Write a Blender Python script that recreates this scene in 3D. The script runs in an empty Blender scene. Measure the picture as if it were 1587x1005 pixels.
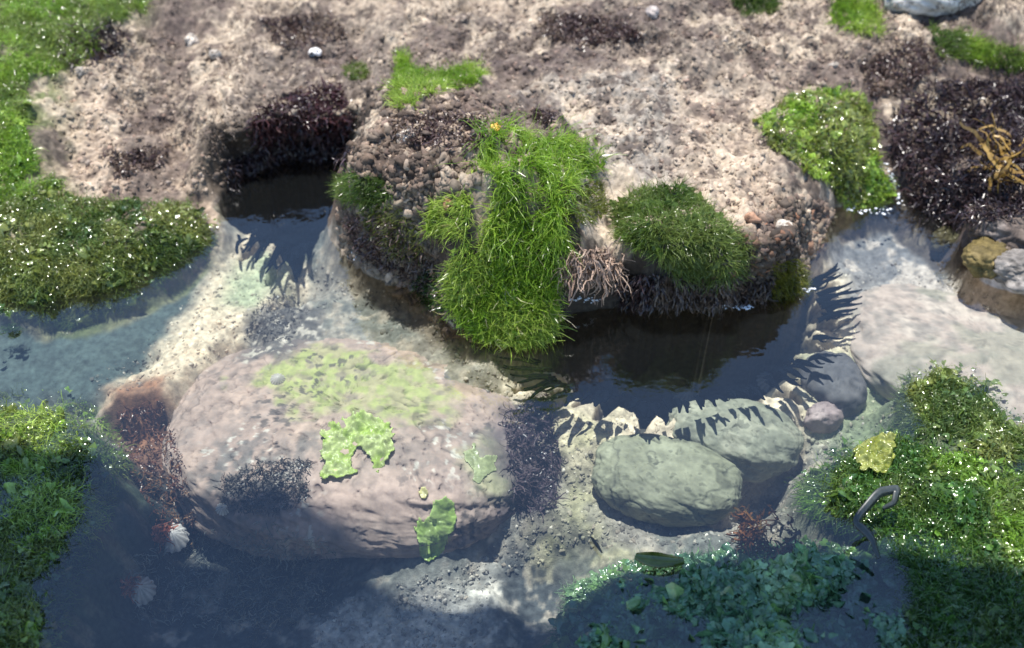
import bpy, math, random
import numpy as np
from mathutils import Vector
from mathutils.bvhtree import BVHTree
R = math.radians
scene = bpy.context.scene
C = scene.collection

# ------------------------------------------------------------------ camera
CAM_H, PITCH, HFOV = 0.80, 42.0, 50.0
W, H = 1587.0, 1005.0
cam_d = bpy.data.cameras.new("camera"); cam = bpy.data.objects.new("camera", cam_d); C.objects.link(cam)
cam.location = (0, 0, CAM_H); cam.rotation_euler = (R(90 - PITCH), 0, 0)
cam_d.sensor_fit = 'HORIZONTAL'; cam_d.angle = R(HFOV); cam_d.clip_start = 0.01; cam_d.clip_end = 500
cam_d.dof.use_dof = True; cam_d.dof.focus_distance = 1.06; cam_d.dof.aperture_fstop = 4.2
scene.camera = cam

# ------------------------------------------------------------------ sky, sun, exposure
SUN_EL, SUN_AZ = 76.0, -25.0           # azimuth measured from +Y towards +X
world = bpy.data.worlds.new("World"); scene.world = world; world.use_nodes = True
wn = world.node_tree.nodes; wl = world.node_tree.links
sky = wn.new('ShaderNodeTexSky'); sky.sky_type = 'NISHITA'; sky.sun_disc = False
sky.sun_elevation = R(SUN_EL); sky.sun_rotation = R(SUN_AZ); sky.air_density = 1.0; sky.dust_density = 0.0; sky.ozone_density = 3.0
wl.new(sky.outputs[0], wn['Background'].inputs[0]); wn['Background'].inputs[1].default_value = 0.15
sd = Vector((math.sin(R(SUN_AZ)) * math.cos(R(SUN_EL)), math.cos(R(SUN_AZ)) * math.cos(R(SUN_EL)), math.sin(R(SUN_EL))))
sun_d = bpy.data.lights.new("sun", 'SUN'); sun = bpy.data.objects.new("sun", sun_d); C.objects.link(sun)
sun_d.energy = 4.5; sun_d.angle = R(0.5); sun_d.color = (1.0, 0.95, 0.88)
sun.rotation_euler = sd.to_track_quat('Z', 'Y').to_euler()
scene.view_settings.view_transform = 'Standard'; scene.view_settings.look = 'None'
scene.view_settings.exposure = 0.86; scene.view_settings.gamma = 1.0
scene.render.engine = 'CYCLES'
scene.cycles.use_denoising = True
scene.cycles.max_bounces = 8; scene.cycles.transparent_max_bounces = 16
scene.cycles.sample_clamp_indirect = 4.0

# ------------------------------------------------------------------ maths helpers
F = (W / 2) / math.tan(R(HFOV / 2))
cp, sp = math.cos(R(PITCH)), math.sin(R(PITCH))
def ray(px, py):
    u = (px - W / 2) / F; v = -(py - H / 2) / F
    return np.array([u, cp + v * sp, -sp + v * cp])
def P(px, py, z=0.0):
    d = ray(px, py); t = (z - CAM_H) / d[2]
    return np.array([d[0] * t, d[1] * t])
def proj(x, y, z):
    f = y * cp - (z - CAM_H) * sp
    u = x / f; v = (y * sp + (z - CAM_H) * cp) / f
    return W / 2 + u * F, H / 2 - v * F
def sstep(a, b, x):
    t = np.clip((x - a) / (b - a), 0, 1); return t * t * (3 - 2 * t)
def hsh(ix, iy, seed):
    ix = ix.astype(np.int64); iy = iy.astype(np.int64)
    n = (ix * 374761393 + iy * 668265263 + seed * 2147483647) & 0xFFFFFFFF
    n = ((n ^ (n >> 13)) * 1274126177) & 0xFFFFFFFF
    n = ((n ^ (n >> 16)) * 2246822519) & 0xFFFFFFFF
    return ((n ^ (n >> 15)) & 0xFFFFFF) / float(0xFFFFFF)
def noise(x, y, seed=0):
    xi = np.floor(x); yi = np.floor(y); fx = x - xi; fy = y - yi
    fx = fx * fx * fx * (fx * (fx * 6 - 15) + 10); fy = fy * fy * fy * (fy * (fy * 6 - 15) + 10)
    a = hsh(xi, yi, seed); b = hsh(xi + 1, yi, seed); c = hsh(xi, yi + 1, seed); d = hsh(xi + 1, yi + 1, seed)
    return (a + (b - a) * fx + (c - a) * fy + (a - b - c + d) * fx * fy) * 2 - 1
def fbm(x, y, f, seed=0, oct=4, gain=0.5):
    s = 0; a = 1; t = 0; ca, sa = math.cos(0.6), math.sin(0.6)
    for o in range(oct):
        s = s + a * noise(x * f, y * f, seed + o * 17); t += a; a *= gain; f *= 2.03
        x, y = x * ca - y * sa + 3.1, x * sa + y * ca - 1.7
    return s / t
def voro(x, y, f, seed=0):
    x = x * f; y = y * f; xi = np.floor(x); yi = np.floor(y)
    d1 = np.full(x.shape, 9.0); d2 = np.full(x.shape, 9.0); idv = np.zeros(x.shape)
    for ox in (-1, 0, 1):
        for oy in (-1, 0, 1):
            cx = xi + ox; cy = yi + oy
            px = cx + 0.1 + 0.8 * hsh(cx, cy, seed); py = cy + 0.1 + 0.8 * hsh(cx, cy, seed + 5)
            d = np.hypot(px - x, py - y); r = hsh(cx, cy, seed + 9)
            near = d < d1
            d2 = np.where(near, d1, np.minimum(d2, d)); idv = np.where(near, r, idv); d1 = np.where(near, d, d1)
    return d1, d2, idv
def sdf(poly, x, y):
    """signed distance in metres, positive inside, to a closed world polygon"""
    poly = np.asarray(poly); d = np.full(x.shape, 1e9); ins = np.zeros(x.shape, bool)
    n = len(poly)
    for i in range(n):
        ax, ay = poly[i]; bx, by = poly[(i + 1) % n]
        ex, ey = bx - ax, by - ay; wx, wy = x - ax, y - ay
        t = np.clip((wx * ex + wy * ey) / (ex * ex + ey * ey + 1e-12), 0, 1)
        d = np.minimum(d, (wx - ex * t) ** 2 + (wy - ey * t) ** 2)
        if ey != 0:
            c = ((ay > y) != (by > y)) & (x < ex * (y - ay) / ey + ax); ins ^= c
    d = np.sqrt(d); return np.where(ins, d, -d)
def wpoly(pts, z=0.0): return np.array([P(a, b, z) for a, b in pts])
def zone(pts, x, y, z=0.0, soft=0.02, wob=0.012, wf=30, seed=1):
    """0..1 mask of a patch of ground whose outline is given by points on the level z"""
    poly = wpoly(pts, z); m = np.zeros(x.shape); mg = soft + wob + 0.01
    lo = poly.min(0) - mg; hi = poly.max(0) + mg
    k = (x > lo[0]) & (x < hi[0]) & (y > lo[1]) & (y < hi[1])
    if not k.any(): return m
    xs_, ys_ = x[k], y[k]
    s = sdf(poly, xs_, ys_) + wob * fbm(xs_, ys_, wf, seed, 3)
    m[k] = sstep(-soft / 2, soft / 2, s); return m

# ------------------------------------------------------------------ object helpers
def tag(o, label=None, cat=None, group=None, kind=None):
    if label: o['label'] = label
    if cat: o['category'] = cat
    if group: o['group'] = group
    if kind: o['kind'] = kind
    return o
def link_mesh(name, V, Fc, mat, col=None, parent=None, smooth=True):
    """V (n,3); Fc (m,k) all faces the same size, or list of arrays"""
    me = bpy.data.meshes.new(name)
    faces = Fc if isinstance(Fc, list) else [Fc]
    V = np.asarray(V, np.float32)
    me.vertices.add(len(V)); me.vertices.foreach_set("co", V.ravel())
    nl = sum(f.size for f in faces); npoly = sum(len(f) for f in faces)
    me.loops.add(nl); me.polygons.add(npoly)
    me.loops.foreach_set("vertex_index", np.concatenate([f.ravel() for f in faces]).astype(np.int32))
    st = []; s = 0
    for f in faces:
        st.append(s + np.arange(len(f)) * f.shape[1]); s += f.size
    me.polygons.foreach_set("loop_start", np.concatenate(st).astype(np.int32))
    if smooth: me.polygons.foreach_set("use_smooth", np.ones(npoly, bool))
    me.update(calc_edges=True); me.validate()
    if col is not None:
        a = me.attributes.new("tint", 'FLOAT_COLOR', 'POINT')
        c4 = np.ones((len(V), 4), np.float32); c4[:, :3] = np.clip(col, 0, 1); a.data.foreach_set("color", c4.ravel())
    me.materials.append(mat)
    o = bpy.data.objects.new(name, me); C.objects.link(o)
    if parent: o.parent = parent
    return o
def grid_faces(nx, ny):
    i = np.arange(ny - 1)[:, None] * nx + np.arange(nx - 1)[None, :]; i = i.ravel()
    return np.stack([i, i + 1, i + 1 + nx, i + nx], 1)

# ------------------------------------------------------------------ materials
def new_mat(name):
    m = bpy.data.materials.new(name); m.use_nodes = True; return m, m.node_tree.nodes, m.node_tree.links
def rock_mat(name, rough=0.8, bscale=900, bstr=0.5, bdist=0.001, spec=0.3, var=0.35, base=None):
    m, n, l = new_mat(name); b = n['Principled BSDF']
    geo = n.new('ShaderNodeNewGeometry')
    nz = n.new('ShaderNodeTexNoise'); nz.inputs['Scale'].default_value = bscale; nz.inputs['Detail'].default_value = 4
    l.new(geo.outputs['Position'], nz.inputs['Vector'])
    n2 = n.new('ShaderNodeTexNoise'); n2.inputs['Scale'].default_value = bscale * 0.23; n2.inputs['Detail'].default_value = 5
    l.new(geo.outputs['Position'], n2.inputs['Vector'])
    mr = n.new('ShaderNodeMapRange'); mr.inputs[1].default_value = 0.3; mr.inputs[2].default_value = 0.7
    mr.inputs[3].default_value = 1 - var; mr.inputs[4].default_value = 1 + var
    l.new(n2.outputs[0], mr.inputs[0])
    if base is None:
        at = n.new('ShaderNodeAttribute'); at.attribute_name = "tint"; src = at.outputs['Color']
    else:
        rgb = n.new('ShaderNodeRGB'); rgb.outputs[0].default_value = (*base, 1); src = rgb.outputs[0]
    mx = n.new('ShaderNodeVectorMath'); mx.operation = 'SCALE'
    l.new(src, mx.inputs[0]); l.new(mr.outputs[0], mx.inputs['Scale'])
    l.new(mx.outputs[0], b.inputs['Base Color'])
    ad = n.new('ShaderNodeMath'); ad.operation = 'ADD'; l.new(nz.outputs[0], ad.inputs[0]); l.new(n2.outputs[0], ad.inputs[1])
    bp = n.new('ShaderNodeBump'); bp.inputs['Strength'].default_value = bstr; bp.inputs['Distance'].default_value = bdist
    l.new(ad.outputs[0], bp.inputs['Height']); l.new(bp.outputs[0], b.inputs['Normal'])
    b.inputs['Roughness'].default_value = rough; b.inputs['Specular IOR Level'].default_value = spec
    return m
def leaf_mat(name, rough=0.35, trans=0.35, spec=0.5, var=0.3, bump=0.0):
    m, n, l = new_mat(name); b = n['Principled BSDF']; out = n['Material Output']
    at = n.new('ShaderNodeAttribute'); at.attribute_name = "tint"
    geo = n.new('ShaderNodeNewGeometry')
    nz = n.new('ShaderNodeTexNoise'); nz.inputs['Scale'].default_value = 160; nz.inputs['Detail'].default_value = 3
    l.new(geo.outputs['Position'], nz.inputs['Vector'])
    mr = n.new('ShaderNodeMapRange'); mr.inputs[1].default_value = 0.3; mr.inputs[2].default_value = 0.7
    mr.inputs[3].default_value = 1 - var; mr.inputs[4].default_value = 1 + var; l.new(nz.outputs[0], mr.inputs[0])
    mx = n.new('ShaderNodeVectorMath'); mx.operation = 'SCALE'
    l.new(at.outputs['Color'], mx.inputs[0]); l.new(mr.outputs[0], mx.inputs['Scale'])
    l.new(mx.outputs[0], b.inputs['Base Color'])
    b.inputs['Roughness'].default_value = rough; b.inputs['Specular IOR Level'].default_value = spec
    if bump:
        nb = n.new('ShaderNodeTexNoise'); nb.inputs['Scale'].default_value = 500; l.new(geo.outputs['Position'], nb.inputs['Vector'])
        bp = n.new('ShaderNodeBump'); bp.inputs['Strength'].default_value = bump; bp.inputs['Distance'].default_value = 0.001
        l.new(nb.outputs[0], bp.inputs['Height']); l.new(bp.outputs[0], b.inputs['Normal'])
    tr = n.new('ShaderNodeBsdfTranslucent'); l.new(mx.outputs[0], tr.inputs['Color'])
    ms = n.new('ShaderNodeMixShader'); ms.inputs[0].default_value = trans
    l.new(b.outputs[0], ms.inputs[1]); l.new(tr.outputs[0], ms.inputs[2]); l.new(ms.outputs[0], out.inputs['Surface'])
    return m
M_ground = rock_mat('crusted_rock', rough=0.75, bscale=700, bstr=0.6, bdist=0.0012)
M_crust = rock_mat('barnacle_crust', rough=0.8, bscale=900, bstr=0.5, bdist=0.0008)
M_boulder = rock_mat('smooth_boulder', rough=0.7, bscale=420, bstr=0.3, bdist=0.0009, var=0.24)
M_grass = leaf_mat('grassy_algae', rough=0.25, trans=0.5, spec=0.6)
M_mat = leaf_mat('wet_algae', rough=0.12, trans=0.3, spec=0.8, bump=0.3)
M_weed = leaf_mat('brown_weed', rough=0.3, trans=0.12)
M_shade_fringe = leaf_mat('fringe_shade', rough=0.9, trans=0.0, spec=0.0, var=0.1)
M_dry = leaf_mat('dry_weed', rough=0.6, trans=0.15)
M_sea = leaf_mat('sea_lettuce', rough=0.3, trans=0.3, bump=0.3)
M_shell = rock_mat('shell', rough=0.4, bscale=500, bstr=0.3, spec=0.5, var=0.2)

# ------------------------------------------------------------------ the ground: one sheet
def axis(dense, lim0, lim1, n=26):
    lo, hi = dense[0], dense[-1]
    a = lo - np.geomspace(0.004, lo - lim0, n)[::-1]; b = hi + np.geomspace(0.004, lim1 - hi, n)
    return np.concatenate([a, dense, b])
xs = axis(np.linspace(-0.92, 0.92, 1060), -40, 40)
ys = axis(0.42 + (1.95 - 0.42) * (np.linspace(0, 1, 800) * 0.75 + 0.25 * np.linspace(0, 1, 800) ** 2), -40, 60)
gx, gy = np.meshgrid(xs, ys); NX, NY = len(xs), len(ys)
gx = gx.ravel(); gy = gy.ravel()
pxx, pyy = proj(gx, np.maximum(gy, 0.3), 0.0)

shore = [(-400, 460), (0, 470), (60, 490), (120, 488), (190, 462), (260, 430), (330, 385), (346, 345), (332, 322), (352, 298), (385, 268), (415, 262), (452, 242), (490, 250), (535, 236),
         (548, 262), (520, 320), (512, 350), (548, 395), (620, 418), (668, 440), (690, 500), (735, 532), (800, 542), (850, 530), (872, 488),
         (960, 476), (1060, 470), (1180, 468), (1240, 455), (1256, 400), (1290, 345), (1390, 322), (1425, 350), (1500, 402), (1587, 445), (1800, 520)]
land = [P(a, b) for a, b in shore]
land = np.array(land + [np.array([45, land[-1][1]]), np.array([45, 70]), np.array([-45, 70]), np.array([-45, land[0][1]])])
s = sdf(land, gx, gy) + 0.006 * fbm(gx, gy, 40, 3, 3)
ledge = sstep(500, 560, pxx) * (1 - sstep(1190, 1290, pxx))
cave = sstep(270, 350, pxx) * (1 - sstep(560, 600, pxx)) * sstep(330, 300, pyy)
left = 1 - sstep(320, 380, pxx)
steep = np.maximum(ledge, cave)
z_gentle = 0.012 * sstep(0, 0.03, s) + np.clip(s, 0, 0.4) * np.where(left > 0.5, 0.20, 0.25)
z_ledge = (0.074 - 0.012 * cave) * sstep(-0.004, 0.03, s) + np.clip(s - 0.03, 0, 0.5) * 0.10
sblend = np.maximum(steep, sstep(0.08, 0.5, s)); z = z_gentle * (1 - sblend) + z_ledge * sblend
z = np.where(s > 0, z, 0) + 0.03 * sstep(0.3, 1.5, s)
z += sstep(0.05, 0.3, s) * 0.016 * fbm(gx, gy, 5, 8, 3)
# pool floor
zb = -0.075 * sstep(0.0, 0.09, -s) - 0.012 * sstep(0.0, 0.012, -s) + 0.014 * fbm(gx, gy, 9, 21, 4)
zb = np.minimum(zb, 0)
z = np.where(s > 0, z, zb)
def setz(pts, zt, zp, soft, wob=0.012, seed=1, wf=30, amt=1.0):
    global z
    m = zone(pts, gx, gy, zp, soft, wob, wf, seed) * amt
    z = z * (1 - m) + (zt + z * 0.12) * m
    return m
# nose of rock that carries the hanging tuft, knobs under the cushions
nose = zone([(680, 470), (700, 330), (870, 330), (872, 470), (858, 532), (800, 548), (735, 536)], gx, gy, 0.02, 0.03, 0.006, 30, 4)
z = z * (1 - nose) + nose * np.maximum(-0.01, 0.135 * np.clip((gy - 0.858) / 0.10, -0.1, 1))
setz([(960, 300), (1050, 290), (1130, 350), (1160, 400), (1120, 430), (1000, 400)], 0.094, 0.09, 0.06, seed=5)
setz([(1190, 190), (1230, 160), (1310, 165), (1330, 230), (1300, 260), (1250, 240)], 0.075, 0.06, 0.10, seed=6)
setz([(690, 260), (770, 190), (900, 220), (900, 330), (720, 340)], 0.135, 0.12, 0.08, seed=7)
setz([(540, 230), (600, 110), (760, 150), (760, 300), (600, 300)], 0.13, 0.12, 0.10, seed=9)
tb = np.maximum(nose, zone([(690, 260), (770, 190), (900, 220), (900, 330), (720, 340)], gx, gy, 0.12, 0.05)); z = z + tb * 0.016 * fbm(gx, gy, 38, 45, 3)
# hollow channel on the left, deep water in front, holes outlined like the overhang's shade
deep_l = setz([(-300, 470), (60, 488), (190, 465), (330, 385), (310, 450), (180, 590), (100, 605), (-300, 615)], -0.036, -0.02, 0.05, seed=10)
shelf = setz([(385, 345), (440, 345), (470, 420), (370, 500), (260, 600), (150, 610), (160, 580), (250, 520), (330, 420)], -0.028, -0.02, 0.035, seed=11)
setz([(90, 800), (260, 735), (420, 760), (560, 830), (560, 920), (500, 1010), (420, 1200), (60, 1200)], -0.125, -0.08, 0.14, seed=12)
setz([(760, 850), (900, 850), (920, 900), (860, 1010), (880, 1200), (740, 1200)], -0.13, -0.10, 0.08, seed=13)
setz([(490, 950), (620, 920), (740, 880), (770, 940), (730, 1200), (440, 1200)], -0.112, -0.11, 0.06, seed=14)
setz([(1150, 720), (1240, 660), (1250, 690), (1180, 790), (1120, 800)], -0.13, -0.08, 0.03, seed=15)
hole_shade_px = [(868, 486), (960, 470), (1060, 464), (1180, 462), (1236, 452), (1255, 432), (1298, 408), (1262, 442), (1304, 424), (1262, 455), (1336, 449), (1262, 467),
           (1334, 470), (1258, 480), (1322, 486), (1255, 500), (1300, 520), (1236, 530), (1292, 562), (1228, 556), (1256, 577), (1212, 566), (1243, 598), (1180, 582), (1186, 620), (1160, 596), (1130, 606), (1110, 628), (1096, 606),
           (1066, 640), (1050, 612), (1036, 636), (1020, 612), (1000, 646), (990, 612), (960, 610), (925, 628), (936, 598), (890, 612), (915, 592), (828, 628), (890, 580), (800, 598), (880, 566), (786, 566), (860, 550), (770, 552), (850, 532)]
hole = zone(hole_shade_px, gx, gy, -0.03, 0.008, 0.003, 90, 16)
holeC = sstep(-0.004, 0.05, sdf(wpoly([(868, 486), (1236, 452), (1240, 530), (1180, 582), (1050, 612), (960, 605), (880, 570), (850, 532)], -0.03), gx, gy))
shelf2 = zone([(740, 540), (860, 520), (1240, 440), (1300, 390), (1370, 420), (1360, 600), (1250, 640), (900, 690), (800, 640)], gx, gy, -0.03, 0.06, 0.01, 30, 17)
z = np.where(s > 0, z, z * (1 - shelf2) + (-0.035 + 0.2 * z) * shelf2)
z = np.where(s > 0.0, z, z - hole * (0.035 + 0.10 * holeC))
cave_shade_px = [(520, 200), (545, 214), (520, 340), (490, 350), (478, 385), (470, 360), (452, 412), (446, 365), (412, 424), (432, 352), (372, 392), (402, 345), (378, 352), (350, 345), (338, 312), (352, 280), (405, 240), (470, 205)]
cv = zone(cave_shade_px, gx, gy, -0.02, 0.01, 0.003, 90, 18)
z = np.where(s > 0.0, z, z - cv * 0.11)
setz([(385, 560), (380, 470), (480, 440), (640, 470), (770, 560), (700, 600), (520, 560)], -0.022, -0.02, 0.05, seed=41)
# weed-covered rocks that stand at the water line
mat_bl_px = [(-300, 600), (0, 612), (110, 606), (165, 650), (196, 715), (160, 790), (145, 850), (100, 930), (90, 1005), (80, 1200), (-300, 1200)]
mat_r_px = [(1240, 730), (1290, 685), (1390, 640), (1392, 590), (1470, 548), (1545, 575), (1587, 640), (1900, 700), (1900, 1300), (1280, 1300), (1330, 960), (1380, 900), (1340, 830), (1250, 780)]
mat_b_px = [(860, 1010), (880, 910), (960, 870), (1130, 855), (1250, 830), (1340, 850), (1360, 930), (1320, 1010), (1340, 1300), (840, 1300)]
setz(mat_b_px, 0.001, -0.005, 0.08, seed=21)
setz(mat_bl_px, 0.010, 0.0, 0.07, seed=19)
setz(mat_r_px, 0.010, 0.0, 0.07, seed=20)
z += zone(mat_bl_px, gx, gy, 0, 0.06) * 0.018 * fbm(gx, gy, 14, 31, 4) + zone(mat_r_px, gx, gy, 0, 0.06) * (0.024 * fbm(gx, gy, 12, 32, 4) + 0.004) + zone(mat_b_px, gx, gy, 0, 0.06) * 0.024 * fbm(gx, gy, 16, 33, 4)
# rocky bank on the right
setz([(1280, 350), (1390, 335), (1480, 400), (1640, 470), (1700, 600), (1480, 545), (1380, 560), (1300, 470)], -0.040, -0.03, 0.05, seed=44)
setz([(1440, 180), (1490, 120), (1700, 100), (1800, 290), (1600, 290), (1500, 265)], 0.045, 0.03, 0.12, seed=22)
setz([(1500, 350), (1600, 335), (1800, 420), (1587, 440), (1530, 420)], 0.03, 0.02, 0.03, seed=23)

# colours of the rock, sand and crust
def mixc(c, col, m):
    return c * (1 - m[:, None]) + np.asarray(col)[None, :] * m[:, None]
dry = sstep(0.0, 0.02, s)
n1 = fbm(gx, gy, 14, 51, 4); n2 = fbm(gx, gy, 60, 52, 4); n3 = fbm(gx, gy, 130, 53, 3)
col = np.ones((len(gx), 3)) * np.array([0.34, 0.27, 0.21])
n0 = fbm(gx, gy, 6, 50, 4)
col = mixc(col, [0.19, 0.145, 0.12], sstep(-0.12, 0.22, n1 + 0.5 * n2 + 0.5 * n0))
# drier, paler grit and brown turf above the pool
grit = zone([(800, 130), (950, 80), (1150, 90), (1180, 180), (1140, 290), (1000, 260), (860, 190)], gx, gy, 0.12, 0.10, 0.05, 12, 24)
col = mixc(col, [0.36, 0.32, 0.28], grit * 0.8)
brown = zone([(380, 0), (1100, -20), (1150, 60), (1000, 80), (900, 70), (760, 90), (560, 80), (380, 110)], gx, gy, 0.13, 0.08, 0.05, 12, 25)
col = mixc(col, [0.17, 0.135, 0.115], brown * 0.8)
pale = np.maximum(zone([(90, 140), (200, 120), (340, 230), (350, 300), (120, 300), (50, 190)], gx, gy, 0.08, 0.06, 0.03, 14, 26),
                  zone([(1060, 120), (1180, 130), (1210, 260), (1150, 330), (1060, 290)], gx, gy, 0.12, 0.06, 0.03, 14, 27))
col = mixc(col, [0.47, 0.36, 0.27], pale * 0.75)
nod = zone([(520, 230), (560, 130), (760, 150), (780, 240), (700, 330), (560, 330)], gx, gy, 0.12, 0.05, 0.02, 20, 28)
col = mixc(col, [0.20, 0.145, 0.11], nod * 0.8)
col = mixc(col, [0.065, 0.045, 0.04], sstep(0.12, 0.4, n2 + 0.5 * n3 + 0.4 * n0) * 0.8 * dry)
col = mixc(col, [0.52, 0.42, 0.33], sstep(0.25, 0.5, n3 - 0.3 * n2) * 0.7 * dry)
gfilm = zone([(0, 0), (240, 0), (220, 40), (110, 130), (50, 250), (120, 310), (330, 320), (350, 350), (0, 480)], gx, gy, 0.06, 0.08, 0.04, 18, 29)
col = mixc(col, [0.10, 0.14, 0.04], gfilm * 0.8)
rdark = zone([(1350, 180), (1440, 110), (1700, 100), (1800, 330), (1580, 340), (1410, 320)], gx, gy, 0.07, 0.06, 0.03, 18, 30)
col = mixc(col, [0.045, 0.035, 0.035], rdark * 0.85)
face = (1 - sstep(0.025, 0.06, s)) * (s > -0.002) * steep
col = mixc(col, [0.03, 0.022, 0.017], face * 0.92)  # dark brown face; shade under the lip put into its colour too
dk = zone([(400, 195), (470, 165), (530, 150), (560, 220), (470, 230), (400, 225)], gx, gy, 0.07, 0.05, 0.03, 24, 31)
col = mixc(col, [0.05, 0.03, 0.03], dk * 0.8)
# under water
wet = 1 - sstep(-0.006, 0.004, s)
ucol = np.ones_like(col) * np.array([0.27, 0.24, 0.20])
ucol = mixc(ucol, [0.16, 0.16, 0.14], sstep(0.0, 0.4, n1)); ucol = mixc(ucol, [0.38, 0.31, 0.24], sstep(0.1, 0.5, n2) * 0.6)
ucol = mixc(ucol, [0.055, 0.08, 0.075], deep_l * 0.97)
ucol = mixc(ucol, [0.72, 0.59, 0.43], np.maximum(shelf * 0.9, shelf2 * 0.85))
ucol = mixc(ucol, [0.34, 0.25, 0.17], shelf * sstep(0.0, 0.35, n3) * 0.6)
film = zone([(340, 430), (400, 400), (460, 380), (440, 440), (390, 480), (340, 470)], gx, gy, -0.03, 0.04, 0.02, 22, 33)
ucol = mixc(ucol, [0.34, 0.38, 0.24], film * 0.9)
plate = zone([(1370, 520), (1470, 445), (1600, 470), (1750, 560), (1700, 680), (1560, 600), (1480, 545), (1400, 560)], gx, gy, -0.04, 0.06, 0.02, 18, 34)
ucol = mixc(ucol, [0.48, 0.39, 0.33], plate * 0.85)
chan = zone([(1290, 345), (1400, 330), (1500, 400), (1640, 470), (1460, 450), (1370, 520), (1290, 470)], gx, gy, -0.04, 0.05, 0.03, 18, 35)
ucol = mixc(ucol, [0.17, 0.165, 0.175], chan * 0.85); ucol = mixc(ucol, [0.46, 0.39, 0.34], chan * sstep(0.05, 0.35, n2 + 0.6 * n1) * 0.8)
ucol = mixc(ucol, [0.36, 0.30, 0.26], plate * sstep(0.0, 0.4, n2 + n3 * 0.5) * 0.6)
purple = zone([(770, 640), (850, 600), (870, 700), (860, 790), (790, 800), (800, 700)], gx, gy, -0.05, 0.03, 0.02, 40, 36)
ucol = mixc(ucol, [0.085, 0.065, 0.075], purple * 0.9)
ygreen = zone([(860, 640), (960, 650), (930, 760), (980, 830), (830, 830), (860, 740)], gx, gy, -0.06, 0.05, 0.02, 25, 37)
ucol = mixc(ucol, [0.30, 0.28, 0.15], ygreen * 0.75 * (0.6 + 0.4 * sstep(-0.2, 0.3, n2)))
dpatch = zone([(355, 550), (385, 470), (440, 450), (500, 470), (480, 540), (420, 560)], gx, gy, -0.02, 0.02, 0.012, 45, 95); ucol = mixc(ucol, [0.10, 0.09, 0.085], dpatch * 0.85); ucol = mixc(ucol, [0.45, 0.40, 0.34], dpatch * sstep(0.2, 0.4, n3) * 0.8)
gravel = zone([(490, 940), (620, 925), (760, 870), (800, 960), (780, 1200), (430, 1200)], gx, gy, -0.10, 0.05, 0.02, 25, 38)
ucol = mixc(ucol, [0.58, 0.54, 0.48], gravel * 0.92)
rust = zone([(165, 600), (255, 590), (270, 690), (200, 695)], gx, gy, -0.04, 0.03, 0.015, 30, 39)
ucol = mixc(ucol, [0.20, 0.075, 0.03], rust * 0.85)
gw = zone([(1250, 540), (1400, 530), (1420, 640), (1330, 690), (1290, 640)], gx, gy, -0.04, 0.05, 0.02, 25, 40)
ucol = mixc(ucol, [0.20, 0.24, 0.13], gw * 0.8)
col = mixc(col, [0.55, 0.45, 0.35], dry * sstep(0.12, 0.4, fbm(gx, gy, 24, 58, 4)) * 0.7)
col = mixc(col, [0.10, 0.072, 0.066], dry * sstep(0.05, 0.25, fbm(gx, gy, 11, 57, 5, 0.65)) * 0.75)
col = col * np.array([0.80, 0.80, 0.76])
floor_shade = zone([(190, 690), (262, 680), (310, 720), (320, 850), (250, 850), (180, 800)], gx, gy, -0.04, 0.04, 0.02, 30, 47); ucol = mixc(ucol, [0.07, 0.06, 0.05], floor_shade * 0.9)  # shade left of the boulder put into the floor colour
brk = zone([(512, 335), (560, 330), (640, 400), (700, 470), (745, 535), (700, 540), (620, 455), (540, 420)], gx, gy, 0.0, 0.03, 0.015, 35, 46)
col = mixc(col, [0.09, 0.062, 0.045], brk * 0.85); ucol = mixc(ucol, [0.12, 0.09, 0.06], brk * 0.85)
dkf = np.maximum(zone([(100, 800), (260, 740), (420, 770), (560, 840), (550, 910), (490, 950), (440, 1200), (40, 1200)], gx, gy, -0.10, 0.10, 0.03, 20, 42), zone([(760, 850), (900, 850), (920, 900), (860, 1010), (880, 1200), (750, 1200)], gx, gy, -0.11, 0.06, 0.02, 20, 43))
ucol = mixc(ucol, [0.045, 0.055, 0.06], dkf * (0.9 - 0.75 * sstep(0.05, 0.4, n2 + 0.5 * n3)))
ucol *= (1 + 0.30 * n2 + 0.35 * n3)[:, None]
ucol = mixc(ucol, [0.02, 0.022, 0.02], np.maximum(hole * 0.95, cv * 0.97))  # overhang's fringed shade put into the floor colour of hole and cave
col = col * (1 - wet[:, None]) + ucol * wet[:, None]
mats = np.maximum(zone(mat_bl_px, gx, gy, 0, 0.05), np.maximum(zone(mat_r_px, gx, gy, 0, 0.05), zone(mat_b_px, gx, gy, -0.02, 0.05)))
col = mixc(col, [0.05, 0.075, 0.035], mats * 0.9)

# small relief: lumps of crust on the dry rock, grit in the water
near = (np.abs(gx) < 1.0) & (gy > 0.38) & (gy < 2.1)
xx, yy = gx[near], gy[near]
wx = xx + 0.006 * fbm(xx, yy, 70, 61, 2); wy = yy + 0.006 * fbm(xx, yy, 70, 62, 2)
d1, d2, r1 = voro(wx, wy, 95, 63); e1, e2, r2 = voro(wx, wy, 190, 64)
lump = np.clip(1 - d1 / 0.75, 0, 1) ** 0.6 * (0.3 + 0.7 * r1) ; grain = np.clip(1 - e1 / 0.75, 0, 1) ** 0.6 * (0.3 + 0.7 * r2)
dn = dry[near]
rough_amt = 0.35 + 0.65 * sstep(-0.3, 0.4, n1[near])
rel = dn * ((0.006 * lump * (0.2 + 1.2 * nod[near])) * rough_amt + 0.0028 * grain + 0.011 * fbm(xx, yy, 42, 65, 5, 0.6) + 0.016 * fbm(xx, yy, 17, 68, 3) + 0.004 * np.abs(fbm(xx, yy, 120, 67, 3)))
rel += (1 - dn) * (0.0012 * lump * rough_amt + (0.0012 + 0.002 * gravel[near]) * grain + (1 - 0.8 * deep_l[near]) * 0.007 * fbm(xx, yy, 36, 66, 5, 0.55))
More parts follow.
